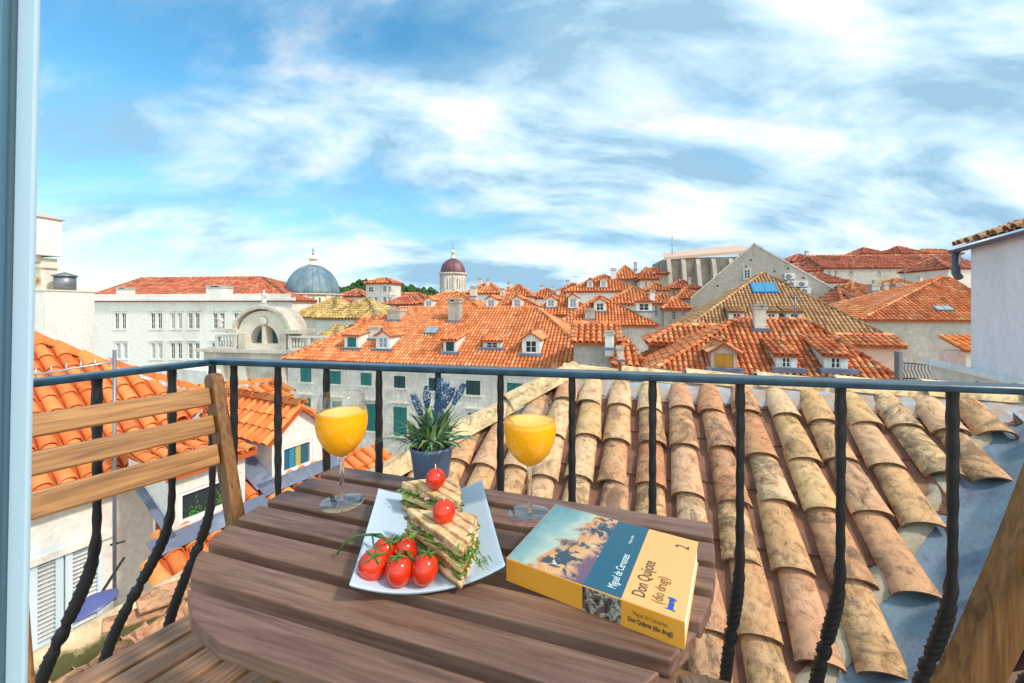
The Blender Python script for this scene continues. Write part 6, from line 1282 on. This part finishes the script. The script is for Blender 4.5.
glass(Vector((-0.328, 0.7716, TZ)), 'wine glass of orange juice left of the plate', 0.176); glass(Vector((0.0323, 0.726, TZ)), 'wine glass of orange juice behind the book, right of the plate', 0.172)

# ------------------------------------------------------------------ lavender pot
mat('pot blue', (0.12, 0.18, 0.29), 0.65); mat('soil', (0.05, 0.035, 0.02), 0.95)
pp = er * -0.437 + es * 0.782; pp = Vector((-0.178, 0.0, 0)); pp.y = (0.786 - 0.31 * pp.x) / 0.9507; pp.z = TZ
pot = empty('potted_lavender', pp, 0.4, 'small slate blue pot of artificial lavender at the back of the table', 'plant')
mb = MB(); mb.lathe([(0.034, 0), (0.0375, 0.004), (0.046, 0.066), (0.0475, 0.067), (0.0475, 0.074), (0.0445, 0.074), (0.043, 0.064), (0.001, 0.063)], 40); mb.build('pot', MATS['pot blue'], pot)
mb = MB(); mb.lathe([(0.0425, 0.0635), (0.03, 0.066), (0.001, 0.068)], 24); mb.build('soil', MATS['soil'], pot)
m = mat('lav leaf', (0.08, 0.20, 0.09), 0.55); nn = N(m); at = nn.n('ShaderNodeAttribute', attribute_name='Col'); sp = nn.n('ShaderNodeSeparateColor'); nn.l(at.outputs['Color'], sp.inputs[0]); nn.base(nn.ramp(sp.outputs[0], [(0, (0.04, 0.11, 0.06)), (0.4, (0.09, 0.21, 0.13)), (0.7, (0.17, 0.29, 0.10)), (1, (0.32, 0.40, 0.14))]))
rnd = random.Random(21); mb = MB()
for i in range(210):
    a = rnd.random() * 6.283; el = rnd.uniform(0.60, 1.45); l = rnd.uniform(0.055, 0.11) * (1.25 if el < .7 else 1); wd_ = rnd.uniform(0.0026, 0.0056); b = Vector((rnd.gauss(0, .014), rnd.gauss(0, .014), 0.066)); col = (rnd.random(), 0, 0); h_ = Vector((math.cos(a), math.sin(a), 0)); side_ = Vector((-math.sin(a), math.cos(a), 0)); n = 6; b0 = len(mb.v)
    for k in range(n + 1):
        t = k / n; e_ = el - 1.1 * t * t * (0.6 if el > 1 else 1.0); 
        if k == 0: p = b.copy()
        else: p = p + (h_ * math.cos(e_) + UP * math.sin(e_)) * l / n
        ww = wd_ * math.sin(math.pi * (0.12 + 0.86 * t)) ; mb.v.append(tuple(p - side_ * ww)); mb.v.append(tuple(p + side_ * ww + UP * 0.0006))
    for k in range(n): mb.face((b0 + 2 * k, b0 + 2 * k + 1, b0 + 2 * k + 3, b0 + 2 * k + 2), 0, col, True)
mb.build('leaves', MATS['lav leaf'], pot, fix=False)
mat('lav flower', (0.08, 0.19, 0.40), 0.7); Yp = pp.y
for (px, py, l) in ((413, 394, .052), (427, 386, .050), (441, 379, .085), (447, 383, .07), (453, 388, .05), (464, 384, .052)):
    tip = P(px, py, Yp + rnd.uniform(-.02, .02)); Mi = (Matrix.Translation(pp) @ Matrix.Rotation(0.4, 4, 'Z')).inverted(); tip = Mi @ tip; base_ = Vector((rnd.gauss(0, .008), rnd.gauss(0, .008), 0.067)); d_ = (tip - base_); mb = MB()
    mid = base_.lerp(tip, .5) + UP * 0.008; mb.tube([base_, mid, tip], [0.0012, .0011, .0006], 5); so_ = mb.build('stem', MATS['vine green'], pot)
    mb = MB(); dn = d_.normalized()
    for k in range(230):
        t = rnd.random(); c = tip - dn * l * t; rr = 0.0068 * (0.35 + 0.75 * math.sin(math.pi * min(1, t * 0.85 + .12))); a = rnd.random() * 6.28; r_ = Vector((math.cos(a), math.sin(a), 0)); p = c + r_ * rr; u1 = (r_ * .7 + UP * .8).normalized() * rnd.uniform(.003, .0052); u2 = u1.cross(dn).normalized() * rnd.uniform(.0016, .0026)
        mb.quad([p - u1 * .3, p + u2, p + u1, p - u2]); mb.quad([p - u1 * .3, p + u2.cross(u1).normalized() * .0012, p + u1])
    mb.build('flower_spike', MATS['lav flower'], so_)

# ------------------------------------------------------------------ book
bc = Vector((0.134, 0.573, TZ)); BA = R(-29.5); bw, bh, bt_ = 0.228, 0.172, 0.0310
book = empty('paperback_book', bc, BA, 'thick yellow and teal paperback novel lying right of the plate', 'book')
mat('cover yellow', (0.80, 0.43, 0.15), 0.38); mat('spine yellow', (0.72, 0.31, 0.03), 0.4); mat('cover teal', (0.018, 0.10, 0.16), 0.35); mat('paper', (0.86, 0.78, 0.60), 0.85); mat('ink dark', (0.05, 0.045, 0.04), 0.6); mat('ink pale', (0.75, 0.85, 0.85), 0.6); mat('ink blue', (0.01, 0.10, 0.42), 0.5); mat('ink brown', (0.20, 0.11, 0.03), 0.6)
# local frame: x = long way (cover height), y = across, spine is the -y side
mb = MB(); npg = 1; mb.box((-bw / 2 + .002, -bh / 2 + 0.003, 0.0012), (bw / 2 - 0.0015, bh / 2 - 0.003, bt_ - 0.0008)); 
m = MATS['paper']; nn = N(m); v = nn.coord(scale=(1, 1, 700)); a = nn.noise(v, 2.0, 2); nn.base(nn.ramp(a, [(0.35, (0.70, 0.62, 0.47)), (0.6, (0.88, 0.82, 0.68))]))
mb.build('pages', m, book)
xs_ = 0.018   # teal / yellow seam
mb = MB(); mb.box((-bw / 2, -bh / 2, bt_ - 0.0007), (bw / 2, bh / 2, bt_)); mb.build('front_cover', MATS['cover yellow'], book)
mb = MB(); mb.box((-bw / 2, -bh / 2, 0), (bw / 2, bh / 2, 0.0010)); mb.build('back_cover', MATS['cover yellow'], book)
mb = MB(); mb.box((-bw / 2, -bh / 2 - 0.0006, 0.0), (bw / 2, -bh / 2 + 0.002, bt_ - 0.00072)); spine = mb.build('spine', MATS['spine yellow'], book)
m = mat('cover art', (0.4, 0.5, 0.5), 0.35); nn = N(m); cc = nn.coord(); sp = nn.n('ShaderNodeSeparateXYZ'); nn.l(cc, sp.inputs[0]); v1 = nn.noise(cc, 26, 5, 0.6, 0.6); v2 = nn.noise(cc, 55, 6, 0.65, 1.0); v3 = nn.noise(cc, 34, 4, 0.6, 0.4)
x_ = nn.math('ADD', sp.outputs[0], nn.math('MULTIPLY', nn.math('SUBTRACT', v1, 0.5), 0.09)); y_ = sp.outputs[1]
g = nn.math('ADD', x_, nn.math('MULTIPLY', y_, -0.25))
c = nn.ramp(nn.math('ADD', nn.math('MULTIPLY', g, 5.0), 0.56), [(0.0, (0.12, 0.27, 0.30)), (0.12, (0.22, 0.37, 0.37)), (0.26, (0.42, 0.50, 0.42)), (0.31, (0.55, 0.25, 0.10)), (0.45, (0.66, 0.38, 0.18)), (0.52, (0.16, 0.09, 0.13)), (0.64, (0.09, 0.10, 0.17)), (0.72, (0.018, 0.10, 0.16))])
blot = nn.math('MULTIPLY', nn.ramp(v3, [(0.51, (0, 0, 0)), (0.55, (1, 1, 1))]), nn.ramp(nn.math('ADD', nn.math('MULTIPLY', g, 5.0), 0.56), [(0.24, (0, 0, 0)), (0.34, (1, 1, 1)), (0.66, (1, 1, 1)), (0.74, (0, 0, 0))])); c = nn.mix(blot, c, (0.035, 0.07, 0.10))
hl = nn.math('MULTIPLY', nn.ramp(v2, [(0.60, (0, 0, 0)), (0.66, (1, 1, 1))]), nn.ramp(nn.math('ADD', nn.math('MULTIPLY', g, 5.0), 0.56), [(0.26, (0, 0, 0)), (0.34, (1, 1, 1)), (0.62, (1, 1, 1)), (0.72, (0, 0, 0))])); c = nn.mix(hl, c, (0.80, 0.66, 0.50)); nn.base(c)
mb = MB(); mb.quad([(-bw / 2 + .0006, -bh / 2 + 0.0006, bt_ + .0002), (-0.004, -bh / 2 + .0006, bt_ + .0002), (-0.004, bh / 2 - .0006, bt_ + .0002), (-bw / 2 + .0006, bh / 2 - .0006, bt_ + .0002)]); mb.build('cover_picture', m, book)
mb = MB(); mb.quad([(-0.004, -bh / 2 + 0.0006, bt_ + .0002), (xs_ + .026, -bh / 2 + .0006, bt_ + .0002), (xs_ + .026, bh / 2 - .0006, bt_ + .0002), (-0.004, bh / 2 - .0006, bt_ + .0002)]); mb.build('title_band', MATS['cover teal'], book)
XB = xs_ + .026
m = mat('spine art', (0.2, 0.2, 0.2), 0.4); nn = N(m); cc = nn.coord(); v1 = nn.noise(cc, 60, 5, 0.6, 1.2); nn.base(nn.ramp(v1, [(0.38, (0.02, 0.02, 0.025)), (0.5, (0.14, 0.09, 0.08)), (0.56, (0.45, 0.40, 0.28)), (0.62, (0.10, 0.16, 0.20)), (0.7, (0.02, 0.03, 0.04))]))
ys = -bh / 2 - 0.0008; mb = MB(); mb.quad([(-0.004, ys, 0.0005), (XB, ys, 0.0005), (XB, ys, bt_ - .001), (-0.004, ys, bt_ - .001)]); mb.build('spine_picture', m, spine)
def text(s, size, M, mt, name, parent, sx=0.62, sy=1.0, bold=0.0):
    cu = bpy.data.curves.new('t', 'FONT'); cu.body = s; cu.size = size; cu.offset = bold; cu.resolution_u = 3; ob = bpy.data.objects.new('t', cu); COL.objects.link(ob); bpy.context.view_layer.update()
    me = bpy.data.meshes.new_from_object(ob.evaluated_get(bpy.context.evaluated_depsgraph_get())); bpy.data.objects.remove(ob); me.transform(M @ Matrix.Diagonal((sx, sy, 1, 1))); me.materials.clear(); me.materials.append(mt); o = bpy.data.objects.new(name, me); COL.objects.link(o); o.parent = parent; return o
up = Matrix.Rotation(R(90), 4, 'Z'); zt2 = bt_ + .0005
T = Matrix.Translation
# text on the cover runs away from the spine (+y)
text('Miguel de Cervantes', 0.0155, T((XB - 0.010, -bh / 2 + 0.012, zt2)) @ up, MATS['ink pale'], 'author_text', book, 0.60)
text('Don Quijote', 0.0225, T((XB + 0.024, -bh / 2 + 0.014, zt2)) @ up, MATS['ink dark'], 'title_text', book, 0.66)
text('(dio drugi)', 0.0185, T((XB + 0.044, -bh / 2 + 0.014, zt2)) @ up, MATS['ink brown'], 'subtitle_text', book, 0.66)
text('2', 0.026, T((bw / 2 - 0.010, bh / 2 - 0.030, zt2)) @ up, MATS['ink dark'], 'volume_number', book, 0.7)
text('Jutarnji', 0.0105, T((bw / 2 - 0.014, -bh / 2 + 0.010, zt2)) @ up, MATS['ink blue'], 'publisher_mark', book, 0.72, bold=0.0006)
text('knjiga svijeta', 0.0058, T((XB - 0.016, bh / 2 - 0.055, zt2)) @ up, MATS['ink pale'], 'series_text', book, 0.8)
sp_ = Matrix.Rotation(R(90), 4, 'X')
text('Miguel de Cervantes', 0.0075, T((XB + 0.014, ys - .0003, 0.0180)) @ sp_, MATS['ink brown'], 'spine_text', spine, 0.62)
text('Don Quijote (dio drugi)', 0.0078, T((XB + 0.008, ys - .0003, 0.0095)) @ sp_, MATS['ink dark'], 'spine_text', spine, 0.66, bold=.0002)
